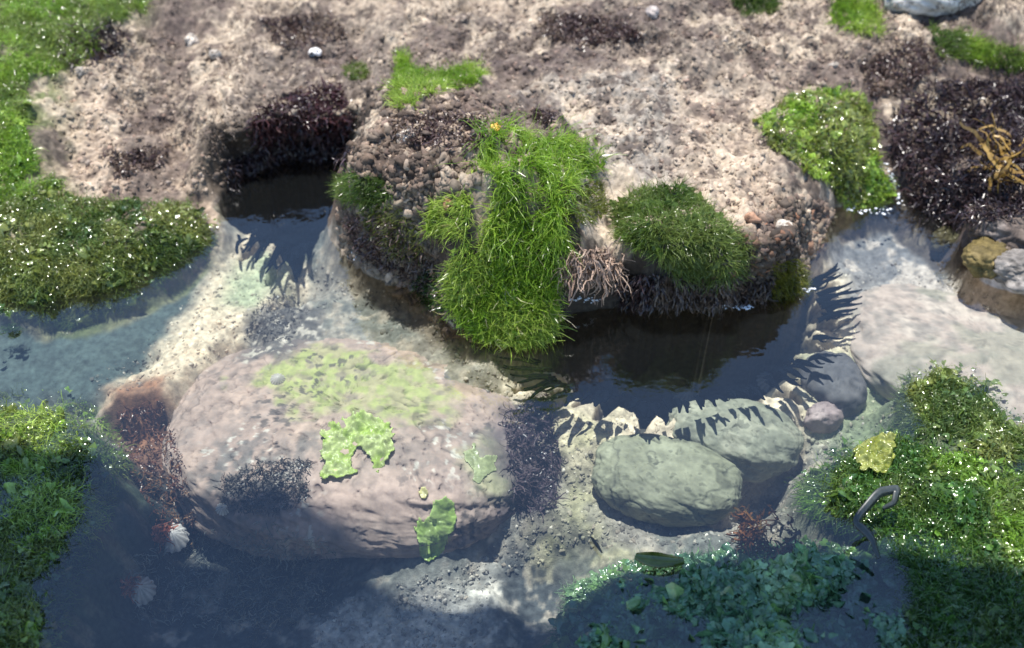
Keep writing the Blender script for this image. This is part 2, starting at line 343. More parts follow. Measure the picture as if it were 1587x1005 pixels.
z[near] += rel
shade_id = np.where(r1 > 0.5, r1, r2)
cm = 0.72 + 0.56 * (0.5 * r1 + 0.5 * r2)
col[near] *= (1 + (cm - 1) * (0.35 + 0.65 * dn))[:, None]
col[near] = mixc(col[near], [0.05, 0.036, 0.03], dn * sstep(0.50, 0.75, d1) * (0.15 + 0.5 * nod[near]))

# fold the ledge forward over the pool and the cave
ov = np.maximum(sstep(850, 900, pxx) * (1 - sstep(1180, 1240, pxx)) * 0.022, np.maximum(sstep(340, 380, pxx) * (1 - sstep(540, 580, pxx)) * sstep(330, 300, pyy) * 0.045, sstep(540, 580, pxx) * (1 - sstep(660, 700, pxx)) * 0.025))
shift = ov * sstep(0.02, 0.08, z) * (1 - sstep(0.03, 0.20, s)) * sstep(-0.05, -0.01, s)
far = sstep(2.5, 12, np.hypot(gx, gy - 1)); z = z * (1 - far) + 0.02 * far
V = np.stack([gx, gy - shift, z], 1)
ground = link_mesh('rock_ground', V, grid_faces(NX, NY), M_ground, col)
tag(ground, 'crusted pale rock and sandy pool floor of the tide pool', 'ground', kind='structure')

# coarse copy for looking up where a line of sight meets the rock
ix = np.arange(26, NX - 26, 2); iy = np.arange(26, NY - 26, 2)
G2 = (iy[:, None] * NX + ix[None, :]).ravel()
bv = [BVHTree.FromPolygons(V[G2].tolist(), grid_faces(len(ix), len(iy)).tolist())]
CO = Vector((0, 0, CAM_H))
def hit(px, py, only=None):
    d = Vector(ray(px, py)).normalized(); best = None
    for t in (bv if only is None else [bv[only]]):
        h = t.ray_cast(CO, d)
        if h[0] is not None and (best is None or h[3] < best[2]):
            nn = h[1] if h[1].dot(d) < 0 else -h[1]
            best = (h[0], nn, h[3])
    return best
def down(x, y):
    best = None
    for t in bv:
        h = t.ray_cast(Vector((x, y, 0.6)), Vector((0, 0, -1)))
        if h[0] is not None and (best is None or h[0].z > best[0].z):
            best = (h[0], h[1] if h[1].z > 0 else -h[1])
    return best
def inside(poly, x, y):
    c = False; n = len(poly)
    for i in range(n):
        ax, ay = poly[i]; bx, by = poly[(i + 1) % n]
        if (ay > y) != (by > y) and x < (bx - ax) * (y - ay) / (by - ay) + ax: c = not c
    return c
def roots(poly, n, seed, only=None):
    """n places on the rock under a patch; returns points, normals"""
    rng = random.Random(seed); xs_ = [p[0] for p in poly]; ys_ = [p[1] for p in poly]
    pts, nor = [], []; tries = 0
    while len(pts) < n and tries < n * 12:
        tries += 1
        x = rng.uniform(min(xs_), max(xs_)); y = rng.uniform(min(ys_), max(ys_))
        if not inside(poly, x, y): continue
        h = hit(x, y, only)
        if h is None: continue
        pts.append(h[0]); nor.append(h[1])
    return np.array(pts), np.array(nor)

# ------------------------------------------------------------------ water
def water_mat():
    m, n, l = new_mat('pool_water'); n.remove(n['Principled BSDF']); out = n['Material Output']
    tr = n.new('ShaderNodeBsdfTransparent'); tr.inputs[0].default_value = (0.85, 0.91, 0.92, 1)
    gl = n.new('ShaderNodeBsdfGlossy'); gl.inputs['Roughness'].default_value = 0.03
    fr = n.new('ShaderNodeFresnel'); fr.inputs['IOR'].default_value = 1.75
    geo = n.new('ShaderNodeNewGeometry')
    nz = n.new('ShaderNodeTexNoise'); nz.inputs['Scale'].default_value = 26; nz.inputs['Detail'].default_value = 3
    l.new(geo.outputs['Position'], nz.inputs['Vector'])
    bp = n.new('ShaderNodeBump'); bp.inputs['Strength'].default_value = 0.5; bp.inputs['Distance'].default_value = 0.003
    l.new(nz.outputs[0], bp.inputs['Height']); l.new(bp.outputs[0], gl.inputs['Normal']); l.new(bp.outputs[0], fr.inputs['Normal'])
    df = n.new('ShaderNodeBsdfDiffuse'); df.inputs[0].default_value = (0.45, 0.54, 0.60, 1)
    mk = n.new('ShaderNodeMixShader'); mk.inputs[0].default_value = 0.007     # faint cloud of silt in the water
    l.new(tr.outputs[0], mk.inputs[1]); l.new(df.outputs[0], mk.inputs[2])
    ms = n.new('ShaderNodeMixShader'); l.new(fr.outputs[0], ms.inputs[0]); l.new(mk.outputs[0], ms.inputs[1]); l.new(gl.outputs[0], ms.inputs[2])
    l.new(ms.outputs[0], out.inputs['Surface'])
    return m
wxs = np.linspace(-1.6, 1.6, 321); wys = np.linspace(0.0, 1.75, 176)
ax_, ay_ = np.meshgrid(wxs, wys); ax_ = ax_.ravel(); ay_ = ay_.ravel()
wz = 0.0006 * fbm(ax_, ay_, 7, 71, 2)
water = link_mesh('water', np.stack([ax_, ay_, wz], 1), grid_faces(321, 176), water_mat())
tag(water, 'still clear water of the tide pool', 'water', kind='structure')

# ------------------------------------------------------------------ an added rock bar out of view, put there to shade the pool's front
edge_px = [(-500, 800), (-100, 760), (0, 775), (200, 745), (390, 760), (480, 808), (620, 818), (760, 825), (900, 850), (1100, 845), (1250, 850), (1400, 900), (1587, 950), (1700, 960), (2100, 980)]
zt = 2.2; rows = []
ex = np.array([P(a, b, -0.02) for a, b in edge_px]); tt = (zt + 0.02) / sd.z
ex = ex + np.array([sd.x, sd.y]) * tt + np.array([0, 0.018])
ex = np.concatenate([[[-3.0, ex[0][1] - 0.3]], ex, [[3.0, ex[-1][1] - 0.4]]])
fx = np.linspace(-3, 3, 160); fy = np.interp(fx, ex[:, 0], ex[:, 1]) + 0.03 * fbm(fx, fx * 0, 7, 81, 4, 0.6)
prof = [(0.0, 0.0), (-0.01, 0.04), (-0.04, 0.10), (-0.12, 0.15), (-0.24, 0.17), (-0.33, 0.12), (-0.37, 0.05), (-0.35, -0.02), (-0.27, -0.05), (-0.12, -0.04), (-0.04, -0.015)]
drop = -3.0 * sstep(1.6, 2.6, np.abs(fx)) - 0.0
cv_v = []
for k, (dy, dz) in enumerate(prof):
    wb = (0.0 if k == 0 else 0.05) * fbm(fx, fx * 0 + k, 3, 82, 3)
    cv_v.append(np.stack([fx, fy + dy, zt + dz + wb + drop], 1))
CV = np.concatenate(cv_v); npf = len(prof); fcs = []
for k in range(npf):
    a = k * 160 + np.arange(159); b = ((k + 1) % npf) * 160 + np.arange(159); fcs.append(np.stack([a, a + 1, b + 1, b], 1))
M_blocker = rock_mat('blocker_rock', rough=0.9, bscale=30, bstr=0.6, bdist=0.02, base=(0.16, 0.15, 0.14))
blocker = link_mesh('shade_blocker', CV, np.concatenate(fcs), M_blocker)
tag(blocker, 'added rock bar out of view, shading the front edge of the pool', 'added rock bar', kind='structure')

# ------------------------------------------------------------------ boulder and stones
def stone(name, c, r, rot, mat, colf, label, group=None, n=90, power=2.4, nz=0.06, seed=1, flat=1.0, cat='stone', fine=0.0008):
    u = np.linspace(0, 2 * math.pi, 2 * n, endpoint=False); v = np.linspace(-math.pi / 2, math.pi / 2, n)
    uu, vv = np.meshgrid(u, v); uu = uu.ravel(); vv = vv.ravel()
    X = np.cos(vv) * np.cos(uu); Y = np.cos(vv) * np.sin(uu); Z = np.sin(vv)
    L = (np.abs(X) ** power + np.abs(Y) ** power + np.abs(Z) ** power) ** (1 / power)
    X, Y, Z = X / L, Y / L, Z / L
    k = 1 + nz * (fbm(X * 1.3 + Z * .7, Y * 1.3 + Z * .9, 1.2, seed, 4) * 1.6) + nz * 0.45 * fbm(X + Z, Y - Z * .8, 4, seed + 3, 5, 0.6)
    X, Y, Z = X * k * r[0], Y * k * r[1], Z * k * r[2]
    pit = fbm(X + Z * .6, Y - Z * .8, 110, seed + 6, 4, 0.6); crk = sstep(0.05, 0.0, np.abs(fbm(X + Z * .5, Y + Z * .5, 14, seed + 7, 4, 0.6))) * sstep(-0.1, 0.2, fbm(X, Y, 8, seed + 8, 2))
    q = 1 + (fine * (pit - 1.2 * sstep(0.2, 0.45, -pit)) - 0.8 * fine * crk) / np.sqrt(X * X + Y * Y + Z * Z + 1e-9); X, Y, Z = X * q, Y * q, Z * q
    ca, sa = math.cos(rot), math.sin(rot); X, Y = X * ca - Y * sa, X * sa + Y * ca
    VV = np.stack([X + c[0], Y + c[1], Z + c[2]], 1)
    nx = 2 * n; i = (np.arange(n - 1)[:, None] * nx + np.arange(nx)[None, :]); j = (np.arange(n - 1)[:, None] * nx + (np.arange(nx)[None, :] + 1) % nx)
    fc = np.stack([i.ravel(), j.ravel(), j.ravel() + nx, i.ravel() + nx], 1)
    cc = colf(VV[:, 0], VV[:, 1], VV[:, 2]) * (1 - 0.45 * crk - 0.25 * sstep(0.25, 0.5, -pit))[:, None]
    loc = np.array(c); o = link_mesh(name, VV - loc, fc, mat, cc); o.location = c
    tag(o, label, cat, group)
    bv.append(BVHTree.FromPolygons(VV.tolist(), fc.tolist()))
    return o
def boulder_col(x, y, zz):
    a = fbm(x, y, 25, 91, 4); b = fbm(x, y, 110, 92, 3)
    c = np.ones((len(x), 3)) * np.array([0.36, 0.265, 0.22]); c = mixc(c, [0.44, 0.32, 0.26], sstep(-0.1, 0.4, a)); c = mixc(c, [0.29, 0.23, 0.20], sstep(0.1, 0.5, b) * 0.5)
    g = zone([(370, 575), (440, 530), (560, 535), (690, 590), (700, 640), (640, 640), (540, 615), (450, 645), (430, 610)], x, y, -0.02, 0.022, 0.03, 42, 93)
    c = mixc(c, [0.33, 0.36, 0.13], g * 0.9 * (0.55 + 0.45 * sstep(-0.25, 0.15, b))); sp_ = sstep(0.32, 0.42, fbm(x, y, 150, 131, 2)) * sstep(0.0, 0.3, fbm(x, y, 12, 132, 3)); c = mixc(c, [0.07, 0.06, 0.055], sp_ * 0.8)
    bn = sstep(0.34, 0.42, fbm(x, y, 170, 133, 2)) * sstep(0.1, 0.3, fbm(x, y, 15, 134, 3)); c = mixc(c, [0.62, 0.57, 0.5], bn * 0.8)
    g2 = zone([(700, 700), (760, 680), (790, 740), (740, 750)], x, y, -0.03, 0.03, 0.02, 40, 94); c = mixc(c, [0.40, 0.45, 0.20], g2 * 0.5)
    d = zone([(365, 545), (395, 465), (460, 452), (490, 480), (470, 530), (420, 555)], x, y, -0.02, 0.02, 0.02, 45, 95); c = mixc(c, [0.115, 0.10, 0.095], d * 0.9)
    c = mixc(c, [0.5, 0.45, 0.38], d * sstep(0.2, 0.4, b))
    e = zone([(300, 740), (380, 700), (480, 710), (480, 790), (360, 800)], x, y, -0.04, 0.05, 0.03, 35, 96); c = mixc(c, [0.13, 0.12, 0.11], e * 0.85 * sstep(-0.35, 0.1, b))
    f = zone([(760, 650), (820, 620), (840, 800), (770, 800)], x, y, -0.04, 0.03, 0.02, 40, 97); c = mixc(c, [0.09, 0.07, 0.08], f * 0.8)
    c = mixc(c, [0.20, 0.16, 0.14], sstep(0.12, 0.4, fbm(x, y, 60, 99, 5, 0.6)) * 0.55)
    h = zone([(480, 740), (720, 750), (700, 780), (500, 780)], x, y, -0.03, 0.04, 0.02, 30, 98); c = mixc(c, [0.52, 0.37, 0.31], h * 0.6)
    return c
bc = P(535, 705, -0.06)
stone('boulder', (bc[0], bc[1] + 0.035, -0.080), (0.194, 0.142, 0.061), -0.12, M_boulder, boulder_col, 'big smooth pinkish boulder under water, stained yellow green on top', n=300, power=2.5, nz=0.06, seed=5, cat='boulder', fine=0.0016)
def stone_col(base, alt, seed):
    def f(x, y, zz):
        a = fbm(x, y, 40, seed, 4); b = fbm(x, y + zz, 140, seed + 1, 3)
        c = np.ones((len(x), 3)) * np.array(base); c = mixc(c, alt, sstep(-0.15, 0.3, a)); d = fbm(x, y, 18, seed + 2, 4); c = mixc(c, np.array(base) * 0.55, sstep(0.15, 0.4, d) * 0.7); c = mixc(c, np.array(base) * 0.35, sstep(0.38, 0.5, b) * 0.6); return c * (1 + 0.22 * b)[:, None]
    return f
q = P(1038, 742, -0.05); stone('stone', (q[0], q[1] + 0.012, -0.068), (0.076, 0.048, 0.034), -0.28, M_boulder, stone_col((0.23, 0.23, 0.155), (0.29, 0.29, 0.20), 101), 'rounded olive grey stone under water, in front of the other', 'rounded stones under water', seed=8, nz=0.07, n=160, power=2.3)
q = P(1145, 672, -0.05); stone('stone', (q[0], q[1] + 0.012, -0.07), (0.070, 0.046, 0.034), -0.15, M_boulder, stone_col((0.25, 0.25, 0.185), (0.32, 0.31, 0.23), 103), 'pale grey green stone under water behind the olive one, half hidden', 'rounded stones under water', seed=12, nz=0.07, n=160, power=2.3)
q = P(1292, 588, -0.05); stone('stone', (q[0], q[1], -0.06), (0.033, 0.042, 0.034), 0.1, M_boulder, stone_col((0.10, 0.095, 0.10), (0.14, 0.13, 0.13), 105), 'dark purplish grey stone under water at the right end of the fringed hollow', 'rounded stones under water', seed=14, n=50, nz=0.08)
q = P(1279, 637, -0.05); stone('stone', (q[0], q[1], -0.062), (0.022, 0.015, 0.018), 0.3, M_boulder, stone_col((0.33, 0.25, 0.24), (0.42, 0.33, 0.31), 107), 'small pinkish stone under water beside the dark purplish one', 'rounded stones under water', seed=16, n=40, nz=0.09)

def plate_col(x, y, zz):
    a = fbm(x, y, 22, 111, 4); b = fbm(x, y, 90, 112, 4)
    c = np.ones((len(x), 3)) * np.array([0.42, 0.33, 0.28]); c = mixc(c, [0.50, 0.41, 0.35], sstep(0.0, 0.4, a)); c = mixc(c, [0.27, 0.23, 0.20], sstep(0.05, 0.35, b) * 0.7); return mixc(c, [0.24, 0.23, 0.17], sstep(0.1, 0.3, fbm(x, y, 14, 113, 4)) * 0.6)
q = P(1500, 530, -0.03); stone('rock', (q[0] + .02, q[1], -0.062), (0.16, 0.115, 0.037), -0.5, M_boulder, plate_col, 'broad flat pale pink rock just under the water at right', seed=21, n=90, nz=0.06, power=2.2, cat='rock')
# ------------------------------------------------------------------ strands and leaves
def norm(a): return a / (np.linalg.norm(a, axis=1, keepdims=True) + 1e-9)
def strands(pts, nor, length, width, up=1.0, side=0.5, wild=0.25, droop=0.0, bias=(0, 0, 0), K=4, seed=1, cols=((0.1, 0.2, 0.03),), taper=0.8, lift=0.0, flow=0.35):
    """ribbons grown from the roots: returns verts, faces, colours"""
    rg = np.random.default_rng(seed); n = len(pts)
    d = norm(up * nor + side * rg.normal(size=(n, 3)) + np.array(bias) + flow * 2 * np.stack([fbm(pts[:, 0], pts[:, 1], 45, 301, 2), fbm(pts[:, 0], pts[:, 1], 45, 302, 2), 0.4 * fbm(pts[:, 0], pts[:, 1], 45, 303, 2)], 1))
    ln = length * (0.55 + 0.9 * rg.random(n) ** 1.3); w = width * (0.6 + 0.8 * rg.random(n))
    sv = norm(np.cross(d, rg.normal(size=(n, 3))))
    p = pts + nor * lift; VS = []
    for k in range(K + 1):
        t = k / K; ww = (w * (1 - taper * t))[:, None] * 0.5
        VS.append(p - sv * ww); VS.append(p + sv * ww)
        p = p + d * (ln / K)[:, None]
        d = norm(d + wild * rg.normal(size=(n, 3)) + np.array([0, 0, -droop]))
    VV = np.stack(VS, 1)                                   # n, 2(K+1), 3
    m = 2 * (K + 1); base = np.arange(n)[:, None] * m
    fc = np.concatenate([base + np.array([[2 * k, 2 * k + 1, 2 * k + 3, 2 * k + 2]]) for k in range(K)], 0)
    cols = np.array(cols); wts = rg.random((n, 1)); cj = rg.integers(0, len(cols), n); ci = np.clip(((fbm(pts[:, 0], pts[:, 1], 22, 7 + len(cols), 3) * 1.5 + 0.5) * len(cols) + rg.normal(size=n) * 0.4).astype(int), 0, len(cols) - 1); wts = 0.4 + 0.6 * wts
    cc = (cols[ci] * wts + cols[cj] * (1 - wts)) * (0.75 + 0.5 * rg.random((n, 1)))
    return VV.reshape(-1, 3), fc, np.repeat(cc, m, 0)
def leaves(pts, nor, size, tilt=0.5, crumple=0.35, seed=1, cols=((0.1, 0.2, 0.03),), lift=0.002, aspect=0.7):
    rg = np.random.default_rng(seed); n = len(pts); g = np.linspace(-1, 1, 5)
    uu, vv = np.meshgrid(g, g); uu = uu.ravel(); vv = vv.ravel()
    rr = np.maximum(np.abs(uu), np.abs(vv)); ph = np.arctan2(vv, uu)
    U0 = rr * np.cos(ph); V0 = rr * np.sin(ph)
    nn = norm(nor + tilt * rg.normal(size=(n, 3))); a = norm(np.cross(nn, rg.normal(size=(n, 3)))); b = np.cross(nn, a)
    sz = size * (0.35 + 1.6 * rg.random(n) ** 3)
    wob = 1 + 0.25 * np.sin(ph[None] * 3 + rg.random((n, 1)) * 6.3) * rr[None] + 0.15 * np.sin(ph[None] * 5 + rg.random((n, 1)) * 6.3) * rr[None]
    U = U0[None] * wob; Vv = V0[None] * wob * aspect
    Z = crumple * (np.sin(U * 2.4 + rg.random((n, 1)) * 6.3) + np.sin(Vv * 3.1 + rg.random((n, 1)) * 6.3) + 0.5 * np.sin(U * 4 - Vv * 4 + rg.random((n, 1)) * 6.3)) * 0.5
    VV = pts[:, None] + (nor * lift)[:, None] + (a[:, None] * U[..., None] + b[:, None] * Vv[..., None] + nn[:, None] * Z[..., None]) * sz[:, None, None]
    base = np.arange(n)[:, None] * 25; q = grid_faces(5, 5); fc = (base[:, None] + q[None]).reshape(-1, 4)
    cols = np.array(cols); wts = rg.random((n, 1)); cj = rg.integers(0, len(cols), n); ci = np.clip(((fbm(pts[:, 0], pts[:, 1], 22, 7 + len(cols), 3) * 1.5 + 0.5) * len(cols) + rg.normal(size=n) * 0.4).astype(int), 0, len(cols) - 1); wts = 0.4 + 0.6 * wts
    cc = (cols[ci] * wts + cols[cj] * (1 - wts)) * (0.75 + 0.5 * rg.random((n, 1)))
    return VV.reshape(-1, 3), fc, np.repeat(cc, 25, 0)
def merge(*ps):
    o = 0; Vs, Fs, Cs = [], [], []
    for v, f, c in ps:
        Vs.append(v); Fs.append(f + o); Cs.append(c); o += len(v)
    return np.concatenate(Vs), np.concatenate(Fs), np.concatenate(Cs)
def plant(name, data, mat, label, cat, group=None):
    v, f, c = data; o0 = np.array([v[:, 0].mean(), v[:, 1].mean(), v[:, 2].min()])
    o = link_mesh(name, v - o0, f, mat, c); o.location = o0
    return tag(o, label, cat, group)
BRIGHT = [(0.17, 0.31, 0.03), (0.25, 0.41, 0.045), (0.31, 0.46, 0.06), (0.38, 0.50, 0.10)]
DEEP = [(0.05, 0.13, 0.02), (0.08, 0.18, 0.03), (0.035, 0.09, 0.02)]
MOSS = [(0.06, 0.11, 0.025), (0.10, 0.17, 0.03), (0.15, 0.22, 0.05), (0.20, 0.26, 0.07)]
OLIVE = [(0.13, 0.16, 0.03), (0.20, 0.23, 0.05), (0.09, 0.12, 0.03), (0.26, 0.29, 0.08)]
G_T = 'grassy green algae tufts'; G_M = 'wet green algae mats'

# the big hanging tuft
big = [(768, 190), (800, 196), (830, 225), (880, 212), (930, 225), (935, 260), (890, 285), (868, 330), (866, 400), (862, 500), (845, 528), (790, 538), (735, 522), (700, 470), (698, 410), (720, 370), (655, 355), (665, 315), (715, 300), (745, 280), (750, 220)]
p1, m1 = roots(big, 9000, 1)
crown = [(745, 215), (770, 190), (880, 220), (880, 330), (868, 400), (730, 380), (720, 300)]
p2, m2 = roots(crown, 3000, 2)
k2 = fbm(p2[:, 0], p2[:, 1], 34, 141, 3) > -0.20; p2, m2 = p2[k2], m2[k2]
k1 = fbm(p1[:, 0], p1[:, 1], 34, 141, 3) > -0.32; p1, m1 = p1[k1], m1[k1]
lobe = [(705, 420), (860, 400), (862, 505), (845, 530), (790, 538), (735, 522), (700, 470)]
p3, m3 = roots(lobe, 5000, 3)
plant('algae_tuft', merge(strands(p1, m1, 0.022, 0.0012, 0.8, 0.45, 0.25, 0.06, (0.05, -0.25, 0.15), 4, 11, BRIGHT),
      leaves(p3[:1500], m3[:1500], 0.0028, 0.7, 0.7, 14, BRIGHT, 0.006, 0.4), leaves(p1[:900], m1[:900], 0.0026, 0.7, 0.7, 15, BRIGHT, 0.008, 0.35),
      strands(p1[::16], m1[::16], 0.028, 0.0011, 0.7, 0.7, 0.4, 0.1, (0, -0.2, 0), 5, 16, [(0.42, 0.36, 0.18), (0.5, 0.48, 0.3)]),
      strands(p2, m2, 0.036, 0.0012, 0.7, 0.32, 0.24, 0.2, (0.06, -0.45, -0.05), 6, 12, BRIGHT, flow=0.6),
      strands(p3, m3, 0.018, 0.0013, 0.7, 0.7, 0.4, -0.02, (0, -0.15, 0.5), 4, 13, BRIGHT)), M_grass,
      'biggest bright green grassy algae tuft, hanging over the ledge down to the water', 'algae', G_T)
def tuft(poly, n, ln, label, cols, seed, w=0.0011, up=0.9, side=0.5, wild=0.3, droop=0.1, bias=(0, -0.2, 0), mat=None, K=4, lv=0, lvs=0.004):
    p, m = roots(poly, n, seed); data = [strands(p, m, ln, w, up, side, wild, droop, bias, K, seed + 1, cols)]
    if lv:
        p, m = roots(poly, lv, seed + 7); data.append(leaves(p, m, lvs, 0.5, 0.35, seed + 2, cols, 0.003))
    return plant('algae_tuft', merge(*data), mat or M_grass, label, 'algae', G_T)
tuft([(612, 88), (632, 84), (640, 108), (690, 112), (735, 98), (752, 112), (742, 130), (690, 140), (650, 148), (640, 170), (612, 168), (606, 130)], 3200, 0.016, 'bright green algae tuft shaped like a bent arm on the dry rock behind the ledge', BRIGHT, 40)
tuft([(532, 104), (560, 98), (576, 115), (556, 126), (535, 122)], 450, 0.010, 'faint small green algae tuft left of the arm shaped tuft', MOSS, 41)
tuft([(515, 285), (545, 268), (590, 275), (612, 300), (590, 318), (530, 310)], 1500, 0.014, 'small mossy green tuft on the ledge beside the black cave', MOSS, 42)
tuft([(560, 310), (620, 320), (650, 350), (660, 400), (620, 400), (570, 350)], 900, 0.012, 'sparse dark olive tuft below the ledge left of the biggest tuft', OLIVE, 43)
tuft([(950, 320), (1000, 292), (1060, 288), (1120, 340), (1160, 380), (1150, 425), (1100, 440), (1050, 430), (1010, 390), (960, 370)], 6500, 0.016, 'dense dark green cushion tuft right of the pale root strands', MOSS, 44, bias=(0.05, -0.25, 0), lv=700)
tuft([(870, 290), (930, 280), (945, 330), (900, 350), (868, 335)], 1100, 0.010, 'olive green tuft between the biggest tuft and the dark cushion', OLIVE, 45)
tuft([(1172, 190), (1220, 150), (1290, 138), (1340, 150), (1358, 200), (1362, 260), (1385, 290), (1370, 322), (1310, 326), (1290, 290), (1240, 262), (1195, 225)], 6000, 0.013, 'wet yellow green cushion tuft draped to the water on the right', BRIGHT + OLIVE, 46, lv=1300, lvs=0.004, mat=M_mat, side=0.8)
tuft([(1288, 0), (1340, -10), (1368, 30), (1366, 56), (1335, 52), (1290, 36)], 1700, 0.018, 'bright green tuft at the back edge near the white stone', BRIGHT, 47)
tuft([(1125, -10), (1200, -10), (1205, 20), (1150, 28)], 900, 0.014, 'dull green tuft at the back edge, above the pinkish grit', MOSS, 48)
tuft([(1440, 40), (1500, 55), (1587, 80), (1640, 110), (1600, 118), (1520, 100), (1450, 85)], 2200, 0.018, 'loose green strip of algae at the far right behind the dark weed', MOSS + BRIGHT, 49)
tuft([(1195, 405), (1235, 400), (1250, 440), (1225, 470), (1195, 465)], 1100, 0.012, 'yellow olive tuft at the right foot of the ledge by the water', [(0.2, 0.2, 0.03), (0.12, 0.14, 0.03)], 50)
tuft([(655, 415), (700, 425), (705, 480), (670, 480), (640, 440)], 700, 0.012, 'dark bluish green tuft at the waterline left of the hanging lobe', DEEP, 51)

def mat_patch(poly, n, nl, ln, label, cols, seed, lvs=0.0034, side=1.0, up=0.6, lift=0.004, thin=0.12, asp=0.38):
    wp = wpoly(poly, 0.0)
    def ragged(pts, nor, sd_, thin):
        e = sdf(wp, pts[:, 0], pts[:, 1]); k = (fbm(pts[:, 0], pts[:, 1], 30, sd_, 4) * 0.9 + np.clip(e / 0.03, -1, 1) * 0.5 - thin + 0.15 * np.random.default_rng(sd_).normal(size=len(pts))) > 0
        return pts[k], nor[k]
    p, m = ragged(*roots(poly, n, seed), seed, thin); pl, ml = ragged(*roots(poly, nl, seed + 5), seed + 40, 0.3)
    pw, mw = roots(poly, int(nl * 0.5), seed + 9); mw = norm(mw * 0.3 + np.array([0, -0.22, 1.0]))
    pf, mf = ragged(*roots(poly, int(nl * 0.35), seed + 13), seed + 60, 0.05)
    return plant('algae_mat', merge(leaves(pf, mf, lvs * 1.7, 0.45, 0.8, seed + 4, cols, lift, 0.55), leaves(pw, mw, lvs * 0.7, 0.12, 0.25, seed + 3, cols, lift + 0.004), strands(p, m, ln * 1.3, 0.0010, up, side * 0.7, 0.6, 0.2, (0, -0.1, 0), 5, seed + 1, cols, lift=lift * 0.5, flow=0.9),
                 leaves(pl, ml, lvs, 0.7, 0.7, seed + 2, cols, lift * 0.6, asp)), M_mat, label, 'algae', G_M)
mat_patch([(-150, -20), (240, -20), (220, 20), (150, 45), (150, 90), (70, 120), (40, 110), (-150, 200)], 26000, 300, 0.016, 'dry bright green algae carpet in the top left corner', BRIGHT + MOSS[2:], 60, thin=-0.7)
mat_patch([(-150, 180), (45, 100), (40, 190), (60, 260), (110, 300), (-150, 340)], 20000, 300, 0.013, 'narrow green algae strip running down the left edge', BRIGHT + MOSS[1:], 61, thin=-0.5)
mat_patch([(-150, 320), (60, 300), (160, 312), (300, 318), (346, 345), (325, 388), (255, 430), (190, 478), (110, 505), (55, 498), (0, 486), (-150, 480)], 36000, 1500, 0.013, 'wide wet green algae mat sloping into the left channel', MOSS + OLIVE, 62)
mat_patch(mat_bl_px, 34000, 1500, 0.013, 'wet green algae mat filling the lower left corner', MOSS + OLIVE + BRIGHT, 63, thin=-0.1)
mat_patch([(1385, 600), (1440, 560), (1520, 570), (1587, 650), (1660, 720), (1600, 740), (1480, 700), (1400, 660)], 15000, 600, 0.013, 'glistening green algae on the hump below the pale plate on the right', MOSS + OLIVE, 64)
mat_patch([(1232, 740), (1290, 690), (1390, 665), (1480, 700), (1640, 750), (1700, 1050), (1380, 1050), (1400, 900), (1340, 830), (1250, 785)], 32000, 1700, 0.014, 'leafy green algae mat filling the lower right corner', DEEP + MOSS + BRIGHT[:1], 65, thin=-0.05)
mat_patch([(860, 1050), (885, 915), (960, 880), (1130, 860), (1250, 840), (1330, 860), (1400, 900), (1390, 1050)], 22000, 8000, 0.012, 'dim sunken green algae mat at the bottom right of centre', [(0.08, 0.18, 0.09), (0.13, 0.27, 0.14), (0.18, 0.32, 0.08), (0.28, 0.42, 0.20)], 66, lvs=0.0042, lift=0.008, thin=-0.7, asp=0.75)
mat_patch([(22, 512), (38, 507), (52, 515), (46, 528), (28, 528)], 160, 30, 0.008, 'tiny green algae scrap alone in the left channel', MOSS, 67, lift=0.05, thin=-1.0)

# brown weeds
def weed(name, poly, n, ln, w, label, cols, seed, up=0.4, side=0.9, wild=0.45, droop=0.15, bias=(0, 0, 0), K=7, mat=None, lift=0.003, group=None):
    p, m = roots(poly, n, seed)
    return plant(name, strands(p, m, ln, w, up, side, wild, droop, bias, K, seed + 1, cols, 0.6, lift), mat or M_weed, label, 'seaweed', group)
DARK = [(0.035, 0.022, 0.024), (0.06, 0.035, 0.035), (0.02, 0.014, 0.016)]
weed('brown_weed', [(1370, 200), (1440, 130), (1587, 120), (1700, 130), (1700, 290), (1560, 290), (1440, 290), (1385, 260)], 4500, 0.028, 0.002, 'tangled blackish brown weed mass at the right edge', DARK, 70)
weed('brown_weed', [(385, 190), (450, 150), (530, 130), (550, 195), (470, 212), (400, 220)], 1500, 0.020, 0.0022, 'dark wine red weed fringe above the black cave', [(0.05, 0.02, 0.022), (0.09, 0.04, 0.04), (0.03, 0.015, 0.015)], 71, bias=(0, -0.3, -0.2))
weed('brown_weed', [(90, 60), (160, 30), (200, 60), (170, 100), (100, 105)], 700, 0.02, 0.002, 'small black weed patch beside the top left green carpet', DARK, 72)
weed('brown_weed', [(870, 385), (950, 385), (958, 420), (870, 420)], 300, 0.034, 0.0020, 'pale dry root strands hanging under the ledge beside the biggest tuft', [(0.34, 0.24, 0.18), (0.22, 0.14, 0.10), (0.42, 0.32, 0.25)], 73, up=0.3, side=0.6, wild=0.5, droop=0.4, bias=(0, -0.4, -0.3), mat=M_dry, lift=0.006)
weed('brown_weed', [(1525, 235), (1555, 225), (1565, 255), (1545, 290), (1530, 280)], 60, 0.05, 0.006, 'ochre yellow branching weed at the right edge', [(0.30, 0.19, 0.05), (0.22, 0.13, 0.04)], 74, up=0.6, bias=(0, -0.3, 0.1), wild=0.35)
weed('brown_weed', [(1170, 825), (1250, 820), (1250, 850), (1180, 862)], 300, 0.018, 0.003, 'rusty orange brown weed clump at the far edge of the sunken mat', [(0.20, 0.08, 0.03), (0.12, 0.06, 0.03), (0.10, 0.10, 0.03)], 75, lift=0.03)
